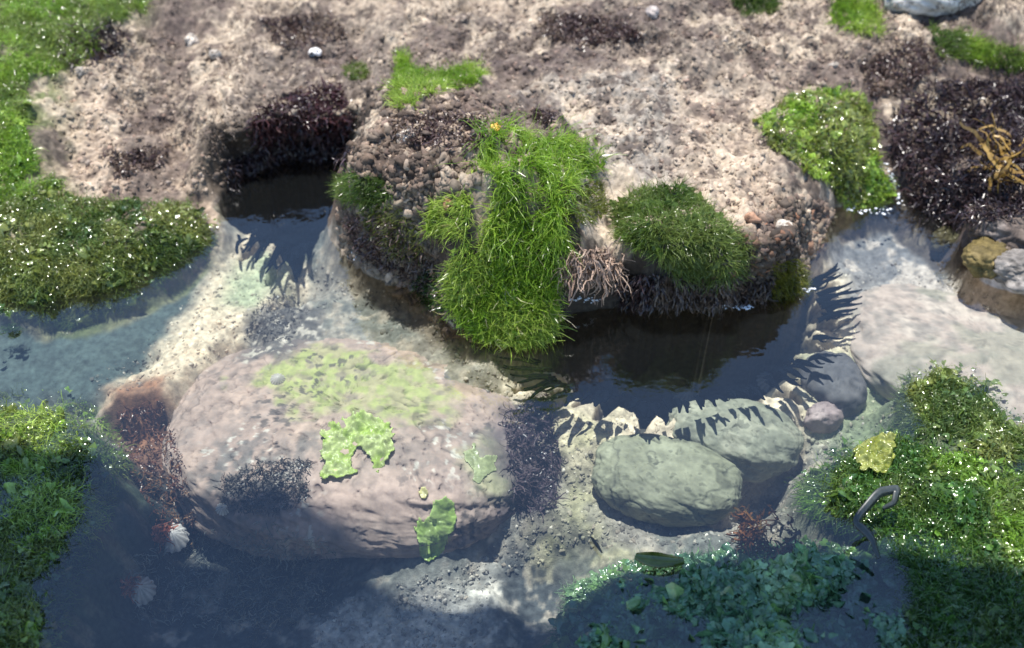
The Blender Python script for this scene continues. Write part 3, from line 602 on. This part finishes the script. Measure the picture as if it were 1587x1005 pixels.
weed('brown_weed', [(780, 640), (850, 610), (868, 700), (860, 790), (800, 790)], 1600, 0.016, 0.002, 'dark purple weed patch under water right of the boulder', [(0.06, 0.04, 0.05), (0.10, 0.07, 0.075)], 76, lift=0.0)

# ------------------------------------------------------------------ crumbs of barnacle crust strewn over the dry rock
import bmesh
def ico(sub):
    bm = bmesh.new(); bmesh.ops.create_icosphere(bm, subdivisions=sub, radius=1); v = np.array([x.co[:] for x in bm.verts]); f = np.array([[a.index for a in t.verts] for t in bm.faces]); bm.free(); return v, f
IV, IF = ico(2)
def tint_at(pts):
    i = np.clip(np.searchsorted(xs, pts[:, 0]), 0, NX - 1); j = np.clip(np.searchsorted(ys, pts[:, 1]), 0, NY - 1)
    return col[j * NX + i]
def crumbs(pts, nor, size, seed, cols, sink=0.5):
    rg = np.random.default_rng(seed); n = len(pts)
    sc = size * (0.4 + 1.2 * rg.random((n, 1, 1)) ** 2) * (0.7 + 0.6 * rg.random((n, 1, 3)))
    A = norm(rg.normal(size=(n, 3))); B = norm(np.cross(A, rg.normal(size=(n, 3)))); D = np.cross(A, B); Rm = np.stack([A, B, D], 1)
    k = 1 + 0.30 * np.sin(IV[None] @ (rg.normal(size=(n, 3, 1)) * 3) + rg.random((n, 1, 1)) * 6) + 0.24 * np.sin(IV[None] @ (rg.normal(size=(n, 3, 1)) * 6)) + 0.12 * rg.normal(size=(n, len(IV), 1))
    pts = pts - nor * (sink * sc.mean((1, 2)))[:, None]
    v = (IV[None] * k * sc) @ Rm + pts[:, None]
    fc = (np.arange(n)[:, None, None] * len(IV) + IF[None]).reshape(-1, 3)
    cols = np.array(cols); w = rg.random((n, 1)) ** 2 * 0.8; c = (cols[rg.integers(0, len(cols), n)] * w + tint_at(pts) * (1 - w)) * (0.7 + 0.65 * rg.random((n, 1)))
    return v.reshape(-1, 3), fc, np.repeat(c, len(IV), 0)
CR = [(0.36, 0.28, 0.21), (0.24, 0.18, 0.14), (0.48, 0.39, 0.31), (0.16, 0.12, 0.095), (0.30, 0.20, 0.15)]
BR = [(0.20, 0.14, 0.105), (0.15, 0.10, 0.08), (0.27, 0.19, 0.14), (0.10, 0.075, 0.06)]
pa, na = roots([(60, 130), (200, 60), (420, 60), (900, -20), (1400, -20), (1400, 60), (1420, 120), (1360, 140), (1240, 140), (1180, 200), (1240, 330), (1170, 380), (1060, 290), (900, 220), (760, 180), (560, 130), (400, 220), (340, 300), (120, 300)], 6500, 81)
pb, nb = roots([(520, 240), (560, 130), (760, 150), (770, 190), (740, 280), (700, 330), (660, 400), (600, 400), (540, 330)], 1500, 82)
pc, nc = roots([(1100, 400), (1160, 340), (1240, 300), (1300, 330), (1280, 380), (1250, 420), (1190, 440), (1100, 460)], 1300, 83)
v, f, c = merge(crumbs(pa, na, 0.0026, 84, CR), crumbs(pb, nb, 0.0045, 85, BR + CR[:1]), crumbs(pc, nc, 0.0045, 86, BR + [(0.33, 0.15, 0.08)]))
tag(link_mesh('barnacle_crust', v, f, M_crust, c), 'crumbly barnacle crust and grit covering the dry rock', 'crust', kind='stuff')

# ------------------------------------------------------------------ sea lettuce, shells, pebbles and other small things
def sheet(name, poly, zp, mat, c0, c1, label, cat, seed, hole=None, lift=0.003, wav=0.003, n=90, wob=0.004, group=None):
    wp = wpoly(poly, zp); lo = wp.min(0) - 0.006; hi = wp.max(0) + 0.006
    a, b = np.meshgrid(np.linspace(lo[0], hi[0], n), np.linspace(lo[1], hi[1], n)); a = a.ravel(); b = b.ravel()
    m = sdf(wp, a, b) + wob * fbm(a, b, 120, seed, 3)
    if hole: m = np.minimum(m, -sdf(wpoly(hole, zp), a, b) + wob * fbm(a, b, 150, seed + 1, 3))
    fc = grid_faces(n, n); fc = fc[(m[fc] > 0).all(1)]; used = np.unique(fc); mp = np.full(len(a), -1); mp[used] = np.arange(len(used)); fc = mp[fc]
    a, b, m = a[used], b[used], m[used]
    zz = np.array([(down(x, y) or (Vector((0, 0, zp)),))[0].z for x, y in zip(a, b)])
    zz += lift + wav * fbm(a, b, 70, seed + 2, 3) + 0.5 * wav * np.abs(fbm(a, b, 160, seed + 3, 2))
    f = sstep(-0.3, 0.4, fbm(a, b, 90, seed + 4, 3)); cc = np.array(c0)[None] * (1 - f[:, None]) + np.array(c1)[None] * f[:, None]
    cc = cc * (1 + 0.25 * (1 - sstep(0, 0.004, m)))[:, None]
    v = np.stack([a, b, zz], 1); o0 = v.mean(0); o = link_mesh(name, v - o0, fc, mat, cc); o.location = o0
    md = o.modifiers.new('thickness', 'SOLIDIFY'); md.thickness = 0.001
    return tag(o, label, cat, group)
sheet('sea_lettuce', [(500, 668), (520, 652), (560, 645), (600, 655), (610, 690), (600, 728), (588, 728), (570, 705), (548, 728), (520, 738), (498, 735), (502, 700)], -0.02, M_sea, (0.40, 0.52, 0.11), (0.56, 0.63, 0.27),
      'ragged pale yellow green sea lettuce frond with a notched lower edge on the boulder', 'sea lettuce', 201, hole=[(538, 708), (558, 698), (572, 708), (570, 722), (548, 720)], wav=0.009, wob=0.007)
sheet('sea_lettuce', [(642, 795), (670, 780), (690, 765), (705, 770), (702, 792), (680, 805), (660, 815), (645, 808)], -0.03, M_sea, (0.36, 0.50, 0.13), (0.45, 0.58, 0.2), 'smaller plain green sea lettuce frond at the edge of the shade on the boulder', 'sea lettuce', 205)
sheet('sea_lettuce', [(648, 764), (652, 757), (660, 757), (665, 764), (660, 771), (652, 771)], -0.03, M_sea, (0.55, 0.50, 0.20), (0.6, 0.55, 0.25), 'tiny round pale yellow disc on the boulder', 'sea lettuce', 209, wob=0.0006, wav=0.0006, n=30)
sheet('sea_lettuce', [(715, 705), (735, 690), (745, 705), (770, 700), (765, 720), (740, 745), (728, 720)], -0.03, M_sea, (0.36, 0.40, 0.2), (0.42, 0.46, 0.24), 'faint greenish scrap of sea lettuce at the right side of the boulder', 'sea lettuce', 213, lift=0.001, wav=0.001)
sheet('sea_lettuce', [(1320, 690), (1350, 672), (1388, 680), (1385, 720), (1360, 742), (1325, 730)], 0.01, M_mat, (0.24, 0.27, 0.05), (0.34, 0.36, 0.10), 'broad yellowish sea lettuce blade on the right hand algae mat', 'sea lettuce', 217, lift=0.012, wav=0.01)
def lathe(prof, n=32, ribs=0, amp=0.0, seed=1):
    v = []; t = np.linspace(0, 2 * math.pi, n, endpoint=False)
    for r, h in prof: 
        k = 1 + amp * np.cos(ribs * t) if ribs else np.ones(n)
        v.append(np.stack([r * k * np.cos(t), r * k * np.sin(t), np.full(n, h)], 1))
    v = np.concatenate(v); f = []
    for i in range(len(prof) - 1):
        a = i * n + np.arange(n); b = i * n + (np.arange(n) + 1) % n; f.append(np.stack([a, b, b + n, a + n], 1))
    return v, np.concatenate(f)
def limpet(px, py, r, c, label, tilt=(0.3, 0.1), cat='limpet', group='shells in the pool'):
    h = hit(px, py)[0]; v, f = lathe([(1.0, 0.0), (0.92, 0.12), (0.75, 0.33), (0.5, 0.55), (0.25, 0.72), (0.08, 0.8), (0.0005, 0.81)], 48, 14, 0.06)
    v = v * r; cc = np.array(c)[None] * (0.7 + 0.5 * (0.5 + 0.5 * np.cos(np.arctan2(v[:, 1], v[:, 0]) * 14)))[:, None]
    o = link_mesh('limpet', v, f, M_shell, cc); o.location = h + Vector((0, 0, 0.001)); o.rotation_euler = (tilt[0], tilt[1], 0.4)
    return tag(o, label, cat, group)
def snail(px, py, r, c, label, group='sea snails'):
    h = hit(px, py)[0]; n = 90; v = []; m = 16; t = np.linspace(0, 2 * math.pi, m, endpoint=False)
    for i in range(n):                                       # a coiled tube that widens towards the mouth
        q = i / (n - 1); a = q * 2 * math.pi * 2.6; rr = r * 0.62 * (0.08 + 0.92 * q ** 1.6); tr = r * 0.52 * (0.10 + 0.9 * q ** 1.6); zc = r * (1.15 - 1.0 * q ** 1.2)
        v.append(np.stack([(rr + tr * np.cos(t)) * math.cos(a), (rr + tr * np.cos(t)) * math.sin(a), zc + tr * np.sin(t)], 1))
    v = np.concatenate(v); f = []
    for i in range(n - 1):
        a = i * m + np.arange(m); b = i * m + (np.arange(m) + 1) % m; f.append(np.stack([a, b, b + m, a + m], 1))
    cc = np.array(c)[None] * (0.8 + 0.3 * np.sin(np.arange(n) * 0.9))[:, None]; cc = np.repeat(cc, m, 0)
    o = link_mesh('sea_snail', v, np.concatenate(f), M_shell, cc); o.location = h + Vector((0, 0, r * 0.3)); o.rotation_euler = (0.2, 0.3, px)
    return tag(o, label, 'sea snail', group)
limpet(268, 835, 0.016, (0.55, 0.52, 0.5), 'grey ribbed limpet shell in the shaded pool, the upper of two')
limpet(217, 917, 0.015, (0.57, 0.54, 0.5), 'grey ribbed limpet shell in the shaded pool, nearest the lower left mat')
limpet(431, 590, 0.008, (0.45, 0.42, 0.38), 'small pale limpet on the yellow green stain of the boulder')
limpet(346, 790, 0.007, (0.6, 0.56, 0.5), 'tiny cream limpet at the shade line left of the boulder')
limpet(1063, 614, 0.017, (0.16, 0.17, 0.17), 'dark grey ribbed lump standing in for bubbles and barnacles at the front rim of the fringed hollow')  # this and the next: limpet shape put in for bubbles and barnacle lumps
limpet(1190, 594, 0.014, (0.22, 0.22, 0.22), 'grey ribbed lump standing in for bubbles and barnacles on pale rock at the right rim of the fringed hollow')
for a, b, l in ((250, 828, 'reddish brown weed scrap beside the upper limpet in the shaded pool'), (203, 910, 'reddish brown weed scrap beside the limpet nearest the lower left mat')):
    weed('brown_weed', [(a - 16, b - 12), (a + 14, b - 12), (a + 16, b + 12), (a - 16, b + 14)], 160, 0.012, 0.002, l, [(0.50, 0.16, 0.09), (0.34, 0.10, 0.06), (0.5, 0.26, 0.16)], int(a), lift=0.002)
snail(490, 88, 0.0095, (0.85, 0.82, 0.78), 'small white snail standing on the dry rock above the wine red weed')
snail(698, 324, 0.0085, (0.26, 0.12, 0.06), 'round brown snail beside the left wing of the biggest tuft')
snail(768, 205, 0.0075, (0.75, 0.42, 0.06), 'tiny orange yellow snail at the top of the biggest tuft')
def pebble(px, py, r, base, alt, label, seed, group='pale pebbles on the dry rock', flat=0.7, mat=None):
    h = hit(px, py)[0]; return stone('pebble', (h.x, h.y, h.z + r * 0.1), (r * .85, r * 0.68, r * flat * .9), seed * 1.3, mat or M_shell, stone_col(base, alt, seed), label, group, n=24, nz=0.25, seed=seed, cat='pebble')
WH = ((0.50, 0.43, 0.35), (0.62, 0.55, 0.46))
pebble(297, 64, 0.013, *WH, 'cream pebble on the dry rock, the larger of two at the upper left', 301)
pebble(335, 86, 0.010, *WH, 'smaller bright cream pebble on the dry rock at the upper left', 302)
pebble(629, 216, 0.014, *WH, 'cream pebble among the brown nodules of the ledge', 303)
pebble(1010, 22, 0.012, (0.4, 0.34, 0.3), (0.5, 0.44, 0.38), 'dull beige pebble at the top edge in the middle', 304)
pebble(1290, 105, 0.010, *WH, 'cream pebble behind the draped yellow green cushion', 305)
pebble(125, 112, 0.009, (0.45, 0.38, 0.3), (0.55, 0.48, 0.4), 'beige pebble next to the small black weed patch', 306)
pebble(1215, 352, 0.010, *WH, 'cream pebble below the draped cushion, near the water', 307)
h = hit(1455, 12)[0]; stone('stone', (h.x, h.y + .03, h.z + 0.012), (0.075, 0.05, 0.03), 0.2, M_shell, stone_col((0.5, 0.48, 0.44), (0.62, 0.6, 0.55), 320), 'white stone at the top right edge', seed=321, n=50, nz=0.12)
RK = 'brown rocks on the right bank'
for k, (px, py, r, l, b_, a_) in enumerate(((1560, 360, 0.045, 'grey brown rock on the right bank, farthest from the pool', (0.11, 0.085, 0.07), (0.19, 0.16, 0.14)), (1530, 398, 0.030, 'olive ochre rock on the right bank at the waterline', (0.12, 0.09, 0.03), (0.2, 0.15, 0.06)),
        (1580, 420, 0.032, 'wet pale grey rock on the right bank at the image edge', (0.2, 0.18, 0.16), (0.29, 0.26, 0.23)), (1470, 370, 0.022, 'small mossy rock on the right bank beside the purple grey channel', (0.09, 0.07, 0.03), (0.14, 0.12, 0.06)))):
    h = hit(px, py)[0]; stone('rock', (h.x, h.y, h.z), (r, r * 0.75, r * 0.55), k * 1.1, M_ground, stone_col(b_, a_, 330 + k * 3), l, RK, seed=340 + k, n=50, nz=0.2, cat='rock')
# grey curled strip, floating leaf, twig
def ribbon(name, path, w, mat, c, label, cat, up=(0, 0, 1)):
    p = np.array(path, float); t = np.linspace(0, len(p) - 1, 60); p = np.stack([np.interp(t, np.arange(len(p)), p[:, k]) for k in range(3)], 1)
    for _ in range(3): p[1:-1] = (p[:-2] + 2 * p[1:-1] + p[2:]) / 4
    d = norm(np.gradient(p, axis=0)); sv = norm(np.cross(d, np.array(up)[None] + 0 * d)); ww = w * (0.35 + 0.65 * np.sin(np.linspace(0.15, math.pi - 0.1, 60)))[:, None]
    v = np.stack([p - sv * ww, p + np.cross(sv, d) * w * 0.25, p + sv * ww], 1).reshape(-1, 3); i = np.arange(59) * 3
    f = np.concatenate([np.stack([i, i + 1, i + 4, i + 3], 1), np.stack([i + 1, i + 2, i + 5, i + 4], 1)]); o0 = v.mean(0)
    o = link_mesh(name, v - o0, f, mat, np.ones((len(v), 3)) * np.array(c)); o.location = o0; o.modifiers.new('thickness', 'SOLIDIFY').thickness = 0.0012
    return tag(o, label, cat)
def at(px, py, dz):
    h = hit(px, py)[0]; q = P(px, py, dz); return (h.x, h.y, h.z + dz) if h.z > -0.005 else (q[0], q[1], dz)
ribbon('kelp_strip', [at(1362, 866, 0.012), at(1352, 835, 0.02), at(1325, 808, 0.026), at(1350, 800, 0.034), at(1378, 795, 0.034), at(1376, 808, 0.026), at(1360, 812, 0.022)], 0.0045, M_weed, (0.05, 0.058, 0.055), 'grey folded weed blade standing up from the right hand mat', 'seaweed', (0.3, -0.6, 0.5))
ribbon('kelp_strip', [at(985, 862, 0.006), at(1005, 866, 0.007), at(1030, 869, 0.007), at(1060, 870, 0.006)], 0.008, M_mat, (0.10, 0.13, 0.02), 'olive blade floating flat above the sunken mat', 'seaweed')
ribbon('twig', [at(915, 832, 0.004), at(924, 843, 0.004), at(933, 857, 0.004)], 0.0016, M_weed, (0.05, 0.045, 0.04), 'short dark twig floating left of the olive blade', 'twig')

# dark blades shaped as the fringed shade at the rims of two hollows
def fan(name, fingers, label, seed):
    rg = np.random.default_rng(seed); c0 = np.append(np.mean([P(f[0], f[1]) for f in fingers], 0), -0.02)
    root = bpy.data.objects.new(name, None); C.objects.link(root); root.location = c0; root.empty_display_size = 0.02
    fingers = [tuple(f) for f in fingers]; more = []
    for f, g in zip(fingers[:-1], fingers[1:]):
        more.append(f)
        if math.hypot(f[0] - g[0], f[1] - g[1]) < 60: more.append(tuple(0.5 * (u + v) for u, v in zip(f, g)))
    fingers = more + [fingers[-1]]
    for (ax0, ay0, bx0, by0, w) in fingers:
        ax0, ay0 = ax0 + 0.3 * (bx0 - ax0), ay0 + 0.3 * (by0 - ay0)
        for k in range(2):
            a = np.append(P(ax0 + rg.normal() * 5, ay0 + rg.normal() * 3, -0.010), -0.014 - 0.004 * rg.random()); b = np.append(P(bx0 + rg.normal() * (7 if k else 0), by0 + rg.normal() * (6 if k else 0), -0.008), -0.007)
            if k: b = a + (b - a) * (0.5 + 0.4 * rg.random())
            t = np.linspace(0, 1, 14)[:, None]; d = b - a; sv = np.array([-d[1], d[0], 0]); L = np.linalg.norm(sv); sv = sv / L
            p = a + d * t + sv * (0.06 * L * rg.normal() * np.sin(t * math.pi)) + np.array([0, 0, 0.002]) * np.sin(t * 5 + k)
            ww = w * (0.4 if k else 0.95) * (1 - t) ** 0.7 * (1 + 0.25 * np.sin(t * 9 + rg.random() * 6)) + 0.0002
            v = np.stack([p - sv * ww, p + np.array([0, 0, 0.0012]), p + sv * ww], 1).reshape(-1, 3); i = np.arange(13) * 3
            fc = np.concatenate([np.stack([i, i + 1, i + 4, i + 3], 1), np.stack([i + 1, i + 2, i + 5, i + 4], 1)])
            ob = link_mesh('blade', v - c0, fc, M_shade_fringe, np.ones((len(v), 3)) * np.array([0.003, 0.004, 0.006]), root)
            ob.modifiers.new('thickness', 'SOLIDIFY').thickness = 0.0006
    return tag(root, label, 'seaweed', 'modelled shade fringes in the pool')
fan('shade_fringe', [(870, 560, 770, 552, .003), (880, 572, 790, 580, .0035), (890, 580, 812, 606, .004), (905, 590, 828, 630, .004), (940, 598, 922, 630, .008), (962, 602, 950, 618, .004), (1008, 606, 1000, 648, .008), (1032, 606, 1040, 640, .004), (1060, 606, 1066, 640, .004), (1098, 604, 1110, 630, .004), (1135, 596, 1140, 615, .003),
   (1160, 585, 1186, 620, .004), (1195, 568, 1243, 598, .005), (1210, 548, 1258, 577, .006), (1235, 545, 1293, 562, .005), (1250, 492, 1322, 486, .004), (1250, 478, 1336, 470, .005), (1250, 464, 1336, 449, .005), (1252, 450, 1306, 424, .004), (1255, 436, 1298, 408, .004)], 'blackish blades standing in for fingers of shade around the hollow below the green cushion', 501)
fan('shade_fringe', [(385, 350, 368, 394, .004), (405, 352, 382, 390, .003), (440, 360, 411, 424, .005), (452, 364, 448, 412, .004), (476, 362, 476, 390, .006)], 'few dark blades standing in for shade trailing down from the black cave over pale sand', 502)
# short dark turf on the upper rock
pt, nt = roots([(300, -30), (1100, -40), (1600, -40), (1600, 60), (1400, 110), (1160, 80), (980, 90), (860, 60), (760, 100), (560, 120), (400, 170), (340, 240), (200, 200), (150, 110), (240, 40)], 20000, 601)
kk = fbm(pt[:, 0], pt[:, 1], 16, 602, 4) > -0.04; pt, nt = pt[kk], nt[kk]
v, f, c = strands(pt, nt, 0.007, 0.0013, 0.7, 0.9, 0.5, 0.1, (0, 0, 0), 3, 603, [(0.10, 0.075, 0.06), (0.16, 0.12, 0.10), (0.06, 0.045, 0.04), (0.22, 0.17, 0.13)])
tag(link_mesh('brown_turf', v, f, M_dry, c), 'short brown algal turf on the upper rock', 'turf', kind='stuff')

# more weed: clumps on the upper rock, fuzz round the boulder, sunken wisps
PURP = [(0.075, 0.045, 0.042), (0.12, 0.08, 0.065), (0.05, 0.03, 0.03), (0.17, 0.12, 0.09)]
G_W = 'brown weed clumps on the upper rock'
weed('brown_weed', [(600, 190), (680, 175), (760, 180), (750, 225), (690, 235), (610, 215)], 900, 0.012, 0.002, 'brown weed clump on the ledge just above the left wing of the biggest tuft', PURP, 801, group=G_W)
weed('brown_weed', [(828, 170), (862, 178), (855, 194), (832, 188)], 300, 0.011, 0.002, 'small brown weed clump behind the top of the biggest tuft', PURP, 802, group=G_W)
weed('brown_weed', [(840, 20), (960, 30), (1000, 60), (900, 75), (840, 55)], 1500, 0.012, 0.002, 'wide purplish brown weed clump at the back in the middle', PURP, 803, group=G_W)
weed('brown_weed', [(1330, 100), (1420, 60), (1470, 90), (1400, 150), (1350, 150)], 1200, 0.014, 0.002, 'brown weed clump behind the draped cushion tuft at the upper right', PURP, 804, group=G_W)
weed('brown_weed', [(400, 30), (520, 20), (540, 60), (440, 80)], 900, 0.010, 0.002, 'thin brown weed clump at the back above the white snail', PURP, 805, group=G_W)
weed('brown_weed', [(160, 240), (260, 225), (250, 260), (180, 275)], 500, 0.010, 0.002, 'thin brown weed clump on the pale rock above the wide left mat', PURP, 806, group=G_W)
weed('brown_weed', [(1395, 290), (1470, 290), (1587, 300), (1640, 330), (1520, 345), (1440, 345)], 1300, 0.02, 0.002, 'dark weed hem along the right bank just above the brown rocks', DARK, 807)
weed('brown_weed', [(340, 745), (400, 715), (480, 712), (480, 770), (420, 800), (350, 790)], 1500, 0.009, 0.0014, 'grey brown fuzzy weed over the lower left edge of the boulder', [(0.10, 0.085, 0.075), (0.17, 0.15, 0.13), (0.06, 0.055, 0.05)], 808, lift=0.0)
weed('brown_weed', [(375, 530), (400, 465), (445, 455), (480, 480), (450, 530)], 700, 0.007, 0.0014, 'dark fuzzy weed over the upper left edge of the boulder', [(0.08, 0.07, 0.065), (0.14, 0.12, 0.11)], 809, lift=0.0)
weed('brown_weed', [(200, 860), (330, 820), (480, 860), (520, 930), (360, 980), (200, 960)], 1500, 0.016, 0.001, 'pale wispy weed scattered in the shaded deep water at lower left', [(0.40, 0.40, 0.34), (0.25, 0.26, 0.22)], 810, lift=0.0, up=0.2)

weed('brown_weed', [(960, 420), (1060, 425), (1190, 430), (1190, 466), (1060, 470), (960, 472)], 1500, 0.018, 0.0022, 'dark dripping weed curtain beneath the dark green cushion above the hollow', DARK + [(0.10, 0.07, 0.05)], 820, bias=(0, -0.3, -0.6), droop=0.4)
weed('brown_weed', [(345, 250), (420, 225), (540, 205), (545, 250), (470, 262), (400, 290), (350, 305)], 1500, 0.016, 0.0022, 'black wet weed lining the back wall of the cave', DARK, 821, bias=(0, -0.2, -0.6), droop=0.4)
weed('brown_weed', [(180, 640), (250, 620), (280, 700), (312, 850), (270, 850), (190, 720)], 1500, 0.010, 0.0016, 'rust brown weed between the lower left mat and the boulder', [(0.16, 0.06, 0.03), (0.10, 0.05, 0.035), (0.22, 0.12, 0.06)], 822, lift=0.0)
weed('brown_weed', [(400, 800), (520, 850), (545, 900), (500, 960), (380, 1000), (330, 900)], 1101, 0.012, 0.0013, 'grey olive wisps on the deep floor under the lower edge of the boulder', [(0.22, 0.21, 0.15), (0.14, 0.14, 0.11), (0.30, 0.28, 0.22)], 823, lift=0.0, up=0.2)
weed('brown_weed', [(535, 335), (600, 330), (660, 390), (700, 440), (695, 480), (630, 430), (560, 395)], 1300, 0.012, 0.002, 'brown shaggy weed on the shaded ledge foot left of the hanging lobe', PURP, 824, bias=(0, -0.2, -0.3))
pw_, nw_ = roots([(520, 320), (610, 325), (690, 400), (735, 520), (690, 530), (600, 440), (530, 400)], 700, 825, 0)
v, f, c = crumbs(pw_, nw_, 0.0045, 826, BR + CR[:2])
tag(link_mesh('ledge_rubble', v, f, M_crust, c), 'brown crusty rubble at the foot of the ledge', 'rubble', kind='stuff')
# grit and broken shell on the pool floor
pg, ng = roots([(390, 350), (470, 400), (640, 470), (780, 560), (860, 640), (1240, 650), (1300, 400), (1500, 420), (1587, 520), (1400, 640), (1200, 840), (900, 850), (770, 900), (740, 1005), (480, 1005), (500, 940), (760, 860), (800, 700), (700, 560), (480, 470), (270, 590), (150, 615), (140, 590), (260, 500)], 5200, 830, 0)
kg = (pg[:, 2] < -0.004); pg, ng = pg[kg], ng[kg]
v, f, c = crumbs(pg, ng, 0.0019, 831, [(0.5, 0.42, 0.33), (0.32, 0.26, 0.2), (0.62, 0.56, 0.48), (0.16, 0.13, 0.11), (0.10, 0.09, 0.085)])
tag(link_mesh('sand_grit', v, f, M_crust, c), 'coarse sand and broken shell on the pool floor', 'sand', kind='stuff')
# white beads put in for wet glints and bubbles at the waterline
rg = random.Random(840); fr = []
for (x0, y0, x1, y1, n) in ((1062, 474, 1165, 476, 60), (872, 462, 925, 466, 30), (1372, 250, 1398, 318, 40), (1310, 325, 1380, 330, 30), (540, 396, 556, 398, 12), (1245, 452, 1262, 448, 14), (405, 236, 470, 232, 22)):
    for k in range(n):
        t = rg.random(); h = hit(x0 + (x1 - x0) * t + rg.gauss(0, 2.5), y0 + (y1 - y0) * t + rg.gauss(0, 2.5)); q = h[0]
        if q.z < 0.0: p = P(x0 + (x1 - x0) * t + rg.gauss(0, 2.5), y0 + (y1 - y0) * t + rg.gauss(0, 2.5), 0.0); q = Vector((p[0], p[1], 0.0005))
        fr.append((q.x, q.y, q.z, 0.0005 + 0.0014 * rg.random() ** 2))
fr = np.array(fr); v = (IV[None] * np.array([1.3, 1.0, 0.6]) * fr[:, 3][:, None, None] + fr[:, None, :3]).reshape(-1, 3)
M_foam_glint = rock_mat('froth_glint', rough=0.15, bscale=400, bstr=0.0, spec=0.6, var=0.1, base=(0.72, 0.75, 0.78))
tag(link_mesh('foam_glints', v, (np.arange(len(fr))[:, None, None] * len(IV) + IF[None]).reshape(-1, 3), M_foam_glint), 'white beads for wet glints and bubbles along the waterline', 'foam_glints', kind='stuff')
